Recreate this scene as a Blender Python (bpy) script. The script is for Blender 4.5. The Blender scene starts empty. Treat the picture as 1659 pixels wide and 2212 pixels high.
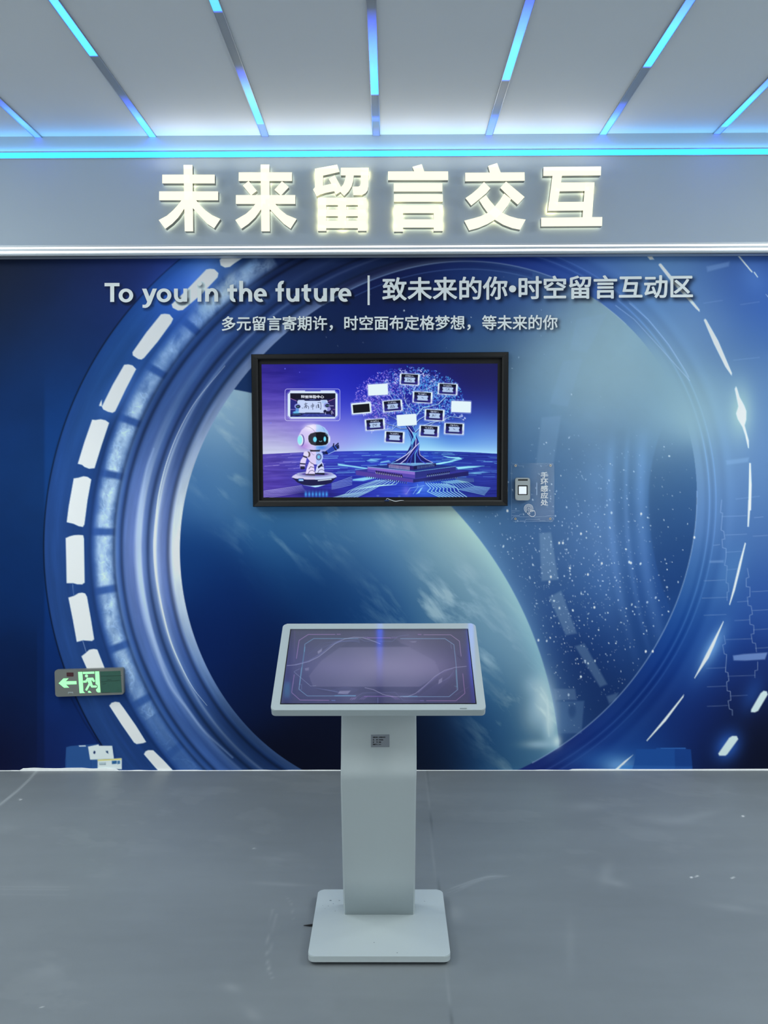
import bpy, bmesh, math, random
import numpy as np
from mathutils import Vector, Matrix

SC = bpy.context.scene
COL = SC.collection
V3 = Vector
random.seed(7)
RNG = np.random.default_rng(11)

# ------------------------------------------------------------------ camera
FOC = 1800.0                       # focal length in photo pixels (1659 x 2212)
EYE = V3((0.0, 0.0, 1.60))
TH, EPS, ROLL = math.atan(106 / FOC), math.atan(10.5 / FOC), 0.003
FWD = V3((-math.sin(EPS) * math.cos(TH), math.cos(EPS) * math.cos(TH), -math.sin(TH)))
_r0 = V3((math.cos(EPS), math.sin(EPS), 0))
_u0 = _r0.cross(FWD)
RIGHT = (_r0 * math.cos(ROLL) - _u0 * math.sin(ROLL)).normalized()
UP = (_u0 * math.cos(ROLL) + _r0 * math.sin(ROLL)).normalized()
cd = bpy.data.cameras.new('camera')
cam = bpy.data.objects.new('camera', cd)
COL.objects.link(cam)
cd.sensor_fit = 'VERTICAL'
cd.sensor_height = 36.0
cd.lens = FOC / 2212 * 36.0
cd.clip_start = 0.05
cam.matrix_world = Matrix(((RIGHT.x, UP.x, -FWD.x, EYE.x), (RIGHT.y, UP.y, -FWD.y, EYE.y),
                           (RIGHT.z, UP.z, -FWD.z, EYE.z), (0, 0, 0, 1)))
SC.camera = cam

# ------------------------------------------------------------------ view, world, room and fill lights
SC.view_settings.view_transform = 'Standard'
SC.view_settings.look = 'None'
SC.view_settings.gamma = 1.0
SC.view_settings.use_curve_mapping = False
SC.view_settings.exposure = 0.0
SC.cycles.max_bounces = 8
SC.cycles.diffuse_bounces = 5
SC.cycles.sample_clamp_indirect = 6.0
wd = bpy.data.worlds.new('room_air')
SC.world = wd
wd.use_nodes = True
wd.node_tree.nodes['Background'].inputs[0].default_value = (0.75, 0.87, 1.0, 1)
wd.node_tree.nodes['Background'].inputs[1].default_value = 0.05


def area(name, loc, aim, sx, sy, power, col):
    l = bpy.data.lights.new(name, 'AREA')
    l.shape = 'RECTANGLE'
    l.size, l.size_y, l.energy, l.color = sx, sy, power, col
    o = bpy.data.objects.new(name, l)
    COL.objects.link(o)
    o.location = loc
    o.rotation_euler = (V3(aim) - V3(loc)).to_track_quat('-Z', 'Y').to_euler()
    return o


COOL = (0.95, 1.0, 0.975)
area('ceiling_panel_light', (0.0, 0.6, 3.14), (0.0, 0.7, 0), 5.0, 1.2, 60, COOL)
area('side_fill_left', (-2.75, 2.45, 3.15), (-2.3, 2.7, 0), 1.4, 1.4, 48, COOL)  # added side fill, lifts the kiosk base against its housing
area('side_fill_right', (2.75, 2.45, 3.15), (2.3, 2.7, 0), 1.4, 1.4, 48, COOL)  # same added side fill, mirrored to the right
area('rear_fill_left', (-3.0, -3.9, 1.5), (0.0, 4.2, 1.5), 1.8, 2.4, 50, COOL)  # added frontal fill lamp behind the camera, no window there
area('rear_fill_right', (3.0, -3.9, 1.5), (0.0, 4.2, 1.5), 1.8, 2.4, 50, COOL)  # second added frontal fill, kept clear of the screen's mirror direction
for sx_ in (-1, 1):                                          # added fill lamps brightening the floor near the wall, either side of the view
    dl = area('floor_fill', (2.3 * sx_, 3.25, 3.17), (1.9 * sx_, 3.25, 0), 0.4, 0.4, 9, COOL)
    dl.data.spread = math.radians(85)
area('blue_fill_left', (-3.8, 2.8, 2.7), (-1.0, 4.2, 3.0), 1.2, 0.5, 3, (0.3, 0.6, 1.0))  # weak blue lamp added to tint the left of the header board
area('blue_fill_right', (3.8, 2.8, 2.7), (1.0, 4.2, 3.0), 1.2, 0.5, 2.5, (0.3, 0.6, 1.0))  # added blue tint lamp for the right end

# ------------------------------------------------------------------ geometry of the place
WALL_Y, FASCIA_Y = 4.26, 4.19


def ray(px, py):
    return FWD + RIGHT * ((px - 829.5) / FOC) + UP * ((1106 - py) / FOC)


def at(px, py, y=WALL_Y):          # the point a photo pixel shows on a wall parallel to the mural
    d = ray(px, py)
    return EYE + d * ((y - EYE.y) / d.y)


def at_z(px, py, z=0.0):           # ... on a level surface
    d = ray(px, py)
    return EYE + d * ((z - EYE.z) / d.z)


def proj(P):                       # numpy points (..., 3) -> photo pixels
    d = P - np.array(EYE)
    z = d @ np.array(FWD)
    return 829.5 + FOC * (d @ np.array(RIGHT)) / z, 1106 - FOC * (d @ np.array(UP)) / z


CEIL_Z = at(814, 291, FASCIA_Y).z
BAND_Z0 = at(829, 548, FASCIA_Y).z


def lin(c):
    c = np.asarray(c, float) / 255.0
    return np.where(c <= 0.04045, c / 12.92, ((c + 0.055) / 1.055) ** 2.4)


def L(r, g, b):
    v = lin((r, g, b))
    return (float(v[0]), float(v[1]), float(v[2]), 1.0)


# ------------------------------------------------------------------ materials
def mat(name, col=(0.8, 0.8, 0.8, 1), rough=0.5, metal=0.0, spec=0.5, emit=None, es=1.0, noise=0.0, nscale=20.0, coat=0.0):
    m = bpy.data.materials.new(name)
    m.use_nodes = True
    nt = m.node_tree
    p = nt.nodes['Principled BSDF']
    p.inputs['Base Color'].default_value = col
    p.inputs['Roughness'].default_value = rough
    p.inputs['Metallic'].default_value = metal
    p.inputs['Specular IOR Level'].default_value = spec
    p.inputs['Coat Weight'].default_value = coat
    if emit is not None:
        p.inputs['Emission Color'].default_value = emit
        p.inputs['Emission Strength'].default_value = es
    if noise > 0:
        tc = nt.nodes.new('ShaderNodeTexCoord')
        nz = nt.nodes.new('ShaderNodeTexNoise')
        nz.inputs['Scale'].default_value = nscale
        nz.inputs['Detail'].default_value = 5
        mr = nt.nodes.new('ShaderNodeMapRange')
        mr.inputs['To Min'].default_value = 1 - noise
        mr.inputs['To Max'].default_value = 1 + noise
        mx = nt.nodes.new('ShaderNodeMix')
        mx.data_type = 'RGBA'
        mx.blend_type = 'MULTIPLY'
        mx.inputs['Factor'].default_value = 1
        mx.inputs['A'].default_value = col
        nt.links.new(tc.outputs['Object'], nz.inputs['Vector'])
        nt.links.new(nz.outputs['Fac'], mr.inputs['Value'])
        nt.links.new(mr.outputs['Result'], mx.inputs['B'])
        nt.links.new(mx.outputs['Result'], p.inputs['Base Color'])
    return m


def mat_print(name, rough=0.6, spec=0.2, noise=0.0, nscale=6.0):      # ink colours stored on the sheet
    m = mat(name, rough=rough, spec=spec)
    nt = m.node_tree
    p = nt.nodes['Principled BSDF']
    a = nt.nodes.new('ShaderNodeVertexColor')
    a.layer_name = 'ink'
    src = a.outputs['Color']
    if noise > 0:
        tc = nt.nodes.new('ShaderNodeTexCoord')
        nz = nt.nodes.new('ShaderNodeTexNoise')
        nz.inputs['Scale'].default_value = nscale
        nz.inputs['Detail'].default_value = 6
        mr = nt.nodes.new('ShaderNodeMapRange')
        mr.inputs['To Min'].default_value = 1 - noise
        mr.inputs['To Max'].default_value = 1 + noise
        mx = nt.nodes.new('ShaderNodeMix')
        mx.data_type = 'RGBA'
        mx.blend_type = 'MULTIPLY'
        mx.inputs['Factor'].default_value = 1
        nt.links.new(tc.outputs['Object'], nz.inputs['Vector'])
        nt.links.new(nz.outputs['Fac'], mr.inputs['Value'])
        nt.links.new(src, mx.inputs['A'])
        nt.links.new(mr.outputs['Result'], mx.inputs['B'])
        src = mx.outputs['Result']
    nt.links.new(src, p.inputs['Base Color'])
    return m


def mat_screen(name, strength, rough=0.08, ior=1.5, attr='ink', base=(0.01, 0.01, 0.012, 1), spec=0.5):   # a lit display behind glass
    m = mat(name, col=base, rough=rough, spec=spec)
    nt = m.node_tree
    p = nt.nodes['Principled BSDF']
    p.inputs['IOR'].default_value = ior
    a = nt.nodes.new('ShaderNodeVertexColor')
    a.layer_name = attr
    nt.links.new(a.outputs['Color'], p.inputs['Emission Color'])
    p.inputs['Emission Strength'].default_value = strength
    return m


def mat_acrylic(name):
    m = bpy.data.materials.new(name)
    m.use_nodes = True
    nt = m.node_tree
    nt.nodes.clear()
    out = nt.nodes.new('ShaderNodeOutputMaterial')
    tr = nt.nodes.new('ShaderNodeBsdfTransparent')
    tr.inputs['Color'].default_value = (0.985, 0.99, 0.99, 1)
    gl = nt.nodes.new('ShaderNodeBsdfGlossy')
    gl.inputs['Roughness'].default_value = 0.08
    mx = nt.nodes.new('ShaderNodeMixShader')
    mx.inputs[0].default_value = 0.012
    nt.links.new(tr.outputs[0], mx.inputs[1])
    nt.links.new(gl.outputs[0], mx.inputs[2])
    nt.links.new(mx.outputs[0], out.inputs[0])
    return m


# ------------------------------------------------------------------ objects
def link(name, me, m=None, parent=None, smooth=False):
    o = bpy.data.objects.new(name, me)
    COL.objects.link(o)
    if m is not None and not me.materials:
        me.materials.append(m)
    if parent is not None:
        o.parent = parent
        bpy.context.view_layer.update()
        o.matrix_parent_inverse = parent.matrix_world.inverted()
    if smooth:
        for p in me.polygons:
            p.use_smooth = True
    return o


def obj(name, bm, m=None, parent=None, smooth=False):
    bmesh.ops.recalc_face_normals(bm, faces=bm.faces)
    me = bpy.data.meshes.new(name)
    bm.to_mesh(me)
    bm.free()
    return link(name, me, m, parent, smooth)


def thing(name, loc, label, cat, group=None):
    o = bpy.data.objects.new(name, None)
    COL.objects.link(o)
    o.location = loc
    o.empty_display_size = 0.05
    tag(o, label, cat, group)
    bpy.context.view_layer.update()
    return o


def tag(o, label, cat, group=None):
    o['label'] = label
    o['category'] = cat
    o['kind'] = 'thing'
    if group:
        o['group'] = group
    return o


def struct(o):
    o['kind'] = 'structure'
    return o


def box(bm, x0, x1, y0, y1, z0, z1):
    v = [bm.verts.new(c) for c in ((x0, y0, z0), (x1, y0, z0), (x1, y1, z0), (x0, y1, z0),
                                   (x0, y0, z1), (x1, y0, z1), (x1, y1, z1), (x0, y1, z1))]
    for f in ((0, 1, 2, 3), (4, 5, 6, 7), (0, 1, 5, 4), (1, 2, 6, 5), (2, 3, 7, 6), (3, 0, 4, 7)):
        bm.faces.new([v[i] for i in f])


def boxes(*bs):
    bm = bmesh.new()
    for b in bs:
        box(bm, *b)
    return bm


def prism(bm, pts, off, front=True, back=True, sides=True):      # pts: outline, off: vector to the far face
    off = V3(off)
    a = [bm.verts.new(p) for p in pts]
    b = [bm.verts.new(V3(p) + off) for p in pts] if (back or sides) else None
    n = len(a)
    if front:
        bm.faces.new(a)
    if back:
        bm.faces.new(b[::-1])
    if sides:
        for i in range(n):
            bm.faces.new((a[i], a[(i + 1) % n], b[(i + 1) % n], b[i]))


def flat_polys(polys, y, depth=0.0, T=None, layer=0.0):                # photo outlines -> slab parallel to the wall, front face at y
    bm = bmesh.new()
    for i, pl in enumerate(polys):
        if T:
            pl = [T(*p) for p in pl]
        pts = [at(px, py, y - i * layer) for px, py in pl]
        if depth > 0:
            prism(bm, pts, (0, depth, 0))
        else:
            bm.faces.new([bm.verts.new(p) for p in pts])
    return bm


def rrect(x0, y0, x1, y1, r, n=6):
    pts = []
    for cx, cy, a0 in ((x1 - r, y1 - r, 0), (x0 + r, y1 - r, 90), (x0 + r, y0 + r, 180), (x1 - r, y0 + r, 270)):
        for k in range(n + 1):
            a = math.radians(a0 + 90 * k / n)
            pts.append((cx + r * math.cos(a), cy + r * math.sin(a)))
    return pts


def circ(cx, cy, r, n=20, ry=None):
    ry = ry or r
    return [(cx + r * math.cos(2 * math.pi * k / n), cy + ry * math.sin(2 * math.pi * k / n)) for k in range(n)]


def stroke_polys(pts, w):                                   # a pen line as quads
    out = []
    for (xa, ya), (xb, yb) in zip(pts[:-1], pts[1:]):
        d = math.hypot(xb - xa, yb - ya) or 1e-6
        nx, ny = -(yb - ya) / d * w / 2, (xb - xa) / d * w / 2
        ex, ey = (xb - xa) / d * w * 0.3, (yb - ya) / d * w * 0.3
        out.append([(xa - ex + nx, ya - ey + ny), (xb + ex + nx, yb + ey + ny), (xb + ex - nx, yb + ey - ny), (xa - ex - nx, ya - ey - ny)])
    return out


def tube(bm, pts, r, n=8):
    rings = []
    for i, p in enumerate(pts):
        p = V3(p)
        t = (V3(pts[min(i + 1, len(pts) - 1)]) - V3(pts[max(i - 1, 0)])).normalized()
        a = t.cross(V3((0, 0, 1)))
        if a.length < 1e-3:
            a = t.cross(V3((1, 0, 0)))
        a.normalize()
        b = t.cross(a)
        rr = r[i] if isinstance(r, (list, tuple)) else r
        rings.append([bm.verts.new(p + (a * math.cos(2 * math.pi * k / n) + b * math.sin(2 * math.pi * k / n)) * rr) for k in range(n)])
    for r0, r1 in zip(rings[:-1], rings[1:]):
        for k in range(n):
            bm.faces.new((r0[k], r0[(k + 1) % n], r1[(k + 1) % n], r1[k]))
    bm.faces.new(rings[0][::-1])
    bm.faces.new(rings[-1])


# ------------------------------------------------------------------ lettering
_TXT = {}


def text2d(body, bold=0.0):                                 # outlines of a written line, scaled to a unit box
    key = (body, bold)
    if key in _TXT:
        return _TXT[key]
    c = bpy.data.curves.new('line', 'FONT')
    c.body = body
    c.size = 1
    c.resolution_u = 4
    o = bpy.data.objects.new('line', c)
    COL.objects.link(o)
    bpy.context.view_layer.update()
    me = bpy.data.meshes.new_from_object(o.evaluated_get(bpy.context.evaluated_depsgraph_get()))
    v = np.array([q.co[:2] for q in me.vertices], float).reshape(-1, 2)
    me.calc_loop_triangles()
    t = np.array([q.vertices[:] for q in me.loop_triangles], int).reshape(-1, 3)
    bpy.data.objects.remove(o)
    bpy.data.curves.remove(c)
    bpy.data.meshes.remove(me)
    mn, mx = v.min(0), v.max(0)
    if bold > 0:                                            # heavier strokes: the outline spread in eight directions
        n, vs, ts = len(v), [v], [t]
        for k in range(8):
            vs.append(v + bold * np.array((math.cos(k * math.pi / 4), math.sin(k * math.pi / 4))))
            ts.append(t + n * (k + 1))
        v, t = np.concatenate(vs), np.concatenate(ts)
        mn, mx = v.min(0), v.max(0)
    v = (v - mn) / (mx - mn)
    _TXT[key] = (v, t)
    return v, t


def text_px(body, quad, bold=0.0):                          # quad: TL, TR, BR, BL in photo pixels
    v, t = text2d(body, bold)
    q = np.array(quad, float)
    u, w = v[:, :1], v[:, 1:]
    return (1 - w) * ((1 - u) * q[3] + u * q[2]) + w * ((1 - u) * q[0] + u * q[1]), t


def rq(x0, y0, x1, y1):
    return ((x0, y0), (x1, y0), (x1, y1), (x0, y1))


def text_mesh(lines, y):                                    # several (body, quad, bold) in one mesh on a wall-parallel plane
    vs, fs, n = [], [], 0
    for body, quad, bold in lines:
        p, t = text_px(body, quad, bold)
        m = len(p) // 9 if bold > 0 else len(p)
        vs += [tuple(at(a, b, y - 0.00003 * (k // m))) for k, (a, b) in enumerate(p)]
        fs += [tuple(int(i) + n for i in tri) for tri in t]
        n += len(p)
    me = bpy.data.meshes.new('lettering')
    me.from_pydata(vs, [], fs)
    return me


# ------------------------------------------------------------------ painting of printed sheets and display pictures
_LAT = np.random.default_rng(3).random((256, 256))


def vnoise(x, y):
    xi, yi = np.floor(x).astype(int), np.floor(y).astype(int)
    fx, fy = x - xi, y - yi
    fx, fy = fx * fx * (3 - 2 * fx), fy * fy * (3 - 2 * fy)
    g = lambda a, b: _LAT[b % 256, a % 256]
    return (g(xi, yi) * (1 - fx) + g(xi + 1, yi) * fx) * (1 - fy) + (g(xi, yi + 1) * (1 - fx) + g(xi + 1, yi + 1) * fx) * fy


def fbm(x, y, o=5):
    s, a, t = 0, 0.5, 0
    for k in range(o):
        s = s + a * vnoise(x * 2 ** k + 17.3 * k, y * 2 ** k + 5.1 * k)
        t += a
        a *= 0.55
    return s / t


def sst(a, b, x):
    t = np.clip((x - a) / (b - a), 0, 1)
    return t * t * (3 - 2 * t)


def field(X, Y, pts, sig):                                  # colour washes blended between points
    num, den = np.zeros(X.shape + (3,)), np.full(X.shape, 1e-12)
    for x, y, c in pts:
        d2 = (X - x) ** 2 + (Y - y) ** 2
        w = np.exp(-d2 / (2 * sig * sig)) + 1e-5 * np.exp(-d2 / (2 * (4 * sig) ** 2))
        num += w[..., None] * np.array(c, float)
        den += w
    return num / den[..., None]


class Canvas:
    def __init__(s, P):
        s.P = P                                            # (nv, nu, 3) points of the sheet
        s.X, s.Y = proj(P)
        s.C = np.zeros(P.shape)
        s.cx0, s.cx1 = s.X.min(0), s.X.max(0)
        s.cy0, s.cy1 = s.Y.min(1), s.Y.max(1)

    def win(s, x0, y0, x1, y1):
        c = np.nonzero((s.cx1 >= x0) & (s.cx0 <= x1))[0]
        r = np.nonzero((s.cy1 >= y0) & (s.cy0 <= y1))[0]
        if len(c) == 0 or len(r) == 0:
            return None
        return slice(r[0], r[-1] + 1), slice(c[0], c[-1] + 1)

    def mix(s, w, a, col, mode='mix'):
        col = np.array(col, float)
        a = a[..., None]
        if mode == 'mix':
            s.C[w] = s.C[w] * (1 - a) + col * a
        elif mode == 'add':
            s.C[w] = s.C[w] + col * a
        else:
            s.C[w] = s.C[w] * (1 - a + a * col / 255.0)

    def poly(s, pts, col, a=1.0, f=0.8, mode='mix'):
        p = np.array(pts, float)
        w = s.win(p[:, 0].min() - f * 2, p[:, 1].min() - f * 2, p[:, 0].max() + f * 2, p[:, 1].max() + f * 2)
        if w is None:
            return
        X, Y = s.X[w], s.Y[w]
        d = np.full(X.shape, 1e9)
        ins = np.zeros(X.shape, bool)
        n = len(p)
        for i in range(n):
            (xa, ya), (xb, yb) = p[i], p[(i + 1) % n]
            ex, ey = xb - xa, yb - ya
            t = np.clip(((X - xa) * ex + (Y - ya) * ey) / (ex * ex + ey * ey + 1e-12), 0, 1)
            d = np.minimum(d, (X - xa - t * ex) ** 2 + (Y - ya - t * ey) ** 2)
            if ya != yb:
                ins ^= ((ya > Y) != (yb > Y)) & (X < (xb - xa) * (Y - ya) / (yb - ya) + xa)
        d = np.sqrt(d)
        d = np.where(ins, -d, d)
        s.mix(w, a * np.clip(0.5 - d / (2 * f), 0, 1), col, mode)

    def line(s, pts, wd, col, a=1.0, f=0.6, mode='mix'):
        p = np.array(pts, float)
        m = wd + f * 2
        w = s.win(p[:, 0].min() - m, p[:, 1].min() - m, p[:, 0].max() + m, p[:, 1].max() + m)
        if w is None:
            return
        X, Y = s.X[w], s.Y[w]
        d = np.full(X.shape, 1e9)
        for (xa, ya), (xb, yb) in zip(p[:-1], p[1:]):
            ex, ey = xb - xa, yb - ya
            t = np.clip(((X - xa) * ex + (Y - ya) * ey) / (ex * ex + ey * ey + 1e-12), 0, 1)
            d = np.minimum(d, (X - xa - t * ex) ** 2 + (Y - ya - t * ey) ** 2)
        s.mix(w, a * np.clip((wd / 2 + f - np.sqrt(d)) / (2 * f), 0, 1), col, mode)

    def ell(s, x, y, rx, ry, col, a=1.0, rot=0.0, f=0.8, mode='mix'):
        m = max(rx, ry) + 2 * f
        w = s.win(x - m, y - m, x + m, y + m)
        if w is None:
            return
        X, Y = s.X[w] - x, s.Y[w] - y
        c, sn = math.cos(rot), math.sin(rot)
        q = np.hypot((X * c + Y * sn) / rx, (-X * sn + Y * c) / ry)
        s.mix(w, a * np.clip(0.5 - (q - 1) * min(rx, ry) / (2 * f), 0, 1), col, mode)

    def blob(s, x, y, rx, ry, col, a=1.0, rot=0.0, mode='mix', tex=None):
        m = max(rx, ry) * 2.6
        w = s.win(x - m, y - m, x + m, y + m)
        if w is None:
            return
        X, Y = s.X[w] - x, s.Y[w] - y
        c, sn = math.cos(rot), math.sin(rot)
        q = ((X * c + Y * sn) / rx) ** 2 + ((-X * sn + Y * c) / ry) ** 2
        al = a * np.exp(-q)
        if tex is not None:
            al = al * tex[w]
        s.mix(w, al, col, mode)

    def text_mask(s, body, quad, bold, pad=12):
        p, t = text_px(body, quad, bold)
        w = s.win(p[:, 0].min() - pad, p[:, 1].min() - pad, p[:, 0].max() + pad, p[:, 1].max() + pad)
        X, Y = s.X[w], s.Y[w]
        M = np.zeros(X.shape)
        xs, ys = X[X.shape[0] // 2], Y[:, X.shape[1] // 2]
        for tri in t:
            a, b, c = p[tri]
            i0, i1 = np.searchsorted(xs, [min(a[0], b[0], c[0]) - 1, max(a[0], b[0], c[0]) + 1])
            j0, j1 = np.searchsorted(ys, [min(a[1], b[1], c[1]) - 1, max(a[1], b[1], c[1]) + 1])
            if i1 <= i0 or j1 <= j0:
                continue
            x, y = X[j0:j1, i0:i1], Y[j0:j1, i0:i1]
            e = lambda u, v: (v[0] - u[0]) * (y - u[1]) - (v[1] - u[1]) * (x - u[0])
            e1, e2, e3 = e(a, b), e(b, c), e(c, a)
            M[j0:j1, i0:i1] = np.maximum(M[j0:j1, i0:i1], ((e1 >= 0) & (e2 >= 0) & (e3 >= 0)) | ((e1 <= 0) & (e2 <= 0) & (e3 <= 0)))
        return w, M

    def text(s, body, quad, col, bold=0.02, a=1.0, blur=0.5):
        w, M = s.text_mask(body, quad, bold)
        s.mix(w, a * gblur(M, blur), col)

    def mesh(s, name, m, parent=None, gain=1.0, cap=None):
        nv, nu = s.X.shape
        me = bpy.data.meshes.new(name)
        me.vertices.add(nv * nu)
        me.vertices.foreach_set('co', s.P.reshape(-1).astype(np.float32))
        idx = np.arange(nv * nu, dtype=np.int32).reshape(nv, nu)
        q = np.stack([idx[:-1, :-1], idx[:-1, 1:], idx[1:, 1:], idx[1:, :-1]], -1).reshape(-1)
        nf = (nv - 1) * (nu - 1)
        me.loops.add(nf * 4)
        me.loops.foreach_set('vertex_index', q)
        me.polygons.add(nf)
        me.polygons.foreach_set('loop_start', np.arange(0, nf * 4, 4, dtype=np.int32))
        me.update(calc_edges=True)
        ca = me.color_attributes.new('ink', 'FLOAT_COLOR', 'POINT')
        c = lin(np.clip(s.C, 0, 255)) * gain
        if cap:
            c = np.minimum(c, cap)
        c4 = np.concatenate([c, np.ones(c.shape[:2] + (1,))], -1).astype(np.float32)
        ca.data.foreach_set('color', c4.reshape(-1))
        return link(name, me, m, parent)


def gblur(M, s):
    if s <= 0.25:
        return M
    n = int(s * 3) + 1
    k = np.exp(-np.arange(-n, n + 1) ** 2 / (2 * s * s))
    k /= k.sum()
    A = np.zeros_like(M)
    Mp = np.pad(M, ((n, n), (0, 0)))
    for i, kk in enumerate(k):
        A += kk * Mp[i:i + M.shape[0]]
    B = np.zeros_like(M)
    Ap = np.pad(A, ((0, 0), (n, n)))
    for i, kk in enumerate(k):
        B += kk * Ap[:, i:i + M.shape[1]]
    return B


def sheet(O, U, W, nu, nv):
    u = np.linspace(0, 1, nu)[None, :, None]
    v = np.linspace(0, 1, nv)[:, None, None]
    return np.array(O)[None, None] + u * np.array(U)[None, None] + v * np.array(W)[None, None]

# ------------------------------------------------------------------ shared materials
M_CEIL = mat('ceiling_paint', L(240, 242, 240), rough=0.75, spec=0.2, noise=0.02, nscale=3)
M_WALL = mat('plain_wall_paint', L(215, 218, 220), rough=0.8, spec=0.2, noise=0.03, nscale=4)
M_BAND = mat('header_board_paint', L(172, 185, 196), rough=0.55, spec=0.3, noise=0.02, nscale=5)
M_ALU = mat('brushed_aluminium', L(185, 190, 195), rough=0.3, metal=0.9, noise=0.06, nscale=60)
M_CHROME = mat('polished_steel_edge', L(150, 148, 142), rough=0.28, metal=1.0, noise=0.05, nscale=40)
M_BLACK = mat('black_gloss_metal', L(14, 15, 18), rough=0.25, spec=0.35, noise=0.1, nscale=30)
M_BLACKM = mat('matt_black_plastic', L(9, 10, 13), rough=0.5, spec=0.3, noise=0.1, nscale=60)
M_WHITE = mat('white_powder_coat', L(174, 185, 189), rough=0.42, spec=0.4, noise=0.015, nscale=90)
M_GLOSSW = mat('white_glass_front', L(170, 182, 186), rough=0.4, spec=0.4, noise=0.01, nscale=90)
M_GLOSSW.node_tree.nodes['Principled BSDF'].inputs['Coat Weight'].default_value = 1.0
M_GLOSSW.node_tree.nodes['Principled BSDF'].inputs['Coat Roughness'].default_value = 0.05
M_LED_W = mat('white_led_line', L(250, 250, 245), emit=(1, 0.985, 0.93, 1), es=2.4)
M_LED_B = mat('cyan_led_line', L(90, 200, 230), rough=0.4, emit=(0.03, 0.74, 4.2, 1), es=1.0)

# ------------------------------------------------------------------ floor, ceiling, plain walls, header board
CX = at(829, 1664).x


def floor_paint():
    xs = np.concatenate([[-4.2, -3.2], np.linspace(-2.35, 2.35, 520), [3.2, 4.2]])
    ys = np.concatenate([[-4.2, -1, 1.4], np.linspace(2.15, 4.275, 380)])
    P = np.zeros((len(ys), len(xs), 3))
    P[..., 0], P[..., 1] = xs[None], ys[:, None]
    c = Canvas(np.where(P[..., 1:2] < 1.9, np.array([0, 1.9, 0]), P))
    c.P = P
    wx, wy = P[..., 0], P[..., 1]
    c.C[:] = (118, 125, 130)
    big = fbm(wx * 1.3 + 9, wy * 1.9 + 4, 5)
    c.C *= (1 + 0.09 * (big - 0.5))[..., None]
    streak = fbm(wx * 2.2 + 31, wy * 14 + 7, 4)
    c.C *= (1 + 0.05 * (streak - 0.5))[..., None]
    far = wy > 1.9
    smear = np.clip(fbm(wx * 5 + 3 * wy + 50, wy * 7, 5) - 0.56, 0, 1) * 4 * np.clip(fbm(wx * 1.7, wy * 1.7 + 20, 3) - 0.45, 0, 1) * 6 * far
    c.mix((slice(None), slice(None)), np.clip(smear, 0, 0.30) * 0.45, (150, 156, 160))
    s = lambda pts, w, a, col=(168, 174, 178): c.line(pts, w, col, a, 1.3)
    s([(590, 1965), (580, 2010), (576, 2050), (578, 2085), (588, 2113)], 2.2, 0.38)
    s([(597, 1975), (588, 2020), (584, 2060), (580, 2100)], 1.6, 0.28)
    s([(619, 1937), (630, 1952), (633, 1985)], 2.0, 0.25)
    for k in range(14):
        o = RNG.uniform(-7, 7)
        s([(962 + k * 3, 1930 - k * 1.2 + o), (1010 + k * 4, 1909 - k * 1.5 + o * 0.6), (1062 + k * 3, 1893 + o * 0.3)], 1.3, 0.13)
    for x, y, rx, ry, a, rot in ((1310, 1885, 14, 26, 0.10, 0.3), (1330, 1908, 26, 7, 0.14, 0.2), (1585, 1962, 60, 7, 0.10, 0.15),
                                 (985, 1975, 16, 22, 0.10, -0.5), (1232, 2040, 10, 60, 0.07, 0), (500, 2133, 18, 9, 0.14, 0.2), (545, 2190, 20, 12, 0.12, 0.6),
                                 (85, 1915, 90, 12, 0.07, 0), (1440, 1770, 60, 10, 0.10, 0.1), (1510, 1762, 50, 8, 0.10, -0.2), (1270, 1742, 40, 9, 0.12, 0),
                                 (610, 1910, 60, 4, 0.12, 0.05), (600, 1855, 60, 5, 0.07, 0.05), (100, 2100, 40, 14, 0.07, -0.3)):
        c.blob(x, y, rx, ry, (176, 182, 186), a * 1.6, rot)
    for x, y, r in ((88, 2175, 2.2), (1605, 1763, 2.2), (1494, 1895, 2), (1505, 1893, 2), (44, 1727, 1.6), (550, 1833, 1.6), (1583, 1896, 2)):
        c.ell(x, y, r * 1.3, r, (220, 222, 222), 0.9)
    for y in (1915, 1921, 1932):
        s([(0, y), (148, y + 1)], 1.4, 0.16)
    # joints between the floor sheets
    J1 = [(920, 1664), (926, 1720), (931, 1790), (937, 1860), (947, 1920), (956, 2000), (965, 2090), (970, 2150), (976, 2230)]
    s(J1, 3.0, 0.22)
    c.line([(x + 1.5, y) for x, y in J1], 1.5, (70, 76, 82), 0.55, 0.9)
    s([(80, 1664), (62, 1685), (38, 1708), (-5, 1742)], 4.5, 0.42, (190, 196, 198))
    return c


fc = floor_paint()
struct(fc.mesh('floor', mat_print('grey_vinyl_floor', rough=0.42, spec=0.25, noise=0.03, nscale=14)))
struct(obj('ceiling', boxes((-4.2, 4.2, -4.2, 4.38, CEIL_Z, CEIL_Z + 0.1)), M_CEIL))
struct(obj('wall_back', boxes((-4.2, 4.2, WALL_Y + 0.004, WALL_Y + 0.12, 0, CEIL_Z)), M_WALL))
struct(obj('wall_left', boxes((-4.3, -4.2, -4.2, 4.38, 0, CEIL_Z)), M_WALL))
struct(obj('wall_right', boxes((4.2, 4.3, -4.2, 4.38, 0, CEIL_Z)), M_WALL))
struct(obj('wall_rear', boxes((-4.2, 4.2, -4.3, -4.2, 0, CEIL_Z)), M_WALL))
struct(obj('trim_1', boxes((-4.2, 4.2, FASCIA_Y, WALL_Y + 0.004, BAND_Z0, CEIL_Z)), M_BAND))   # header board over the mural

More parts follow.
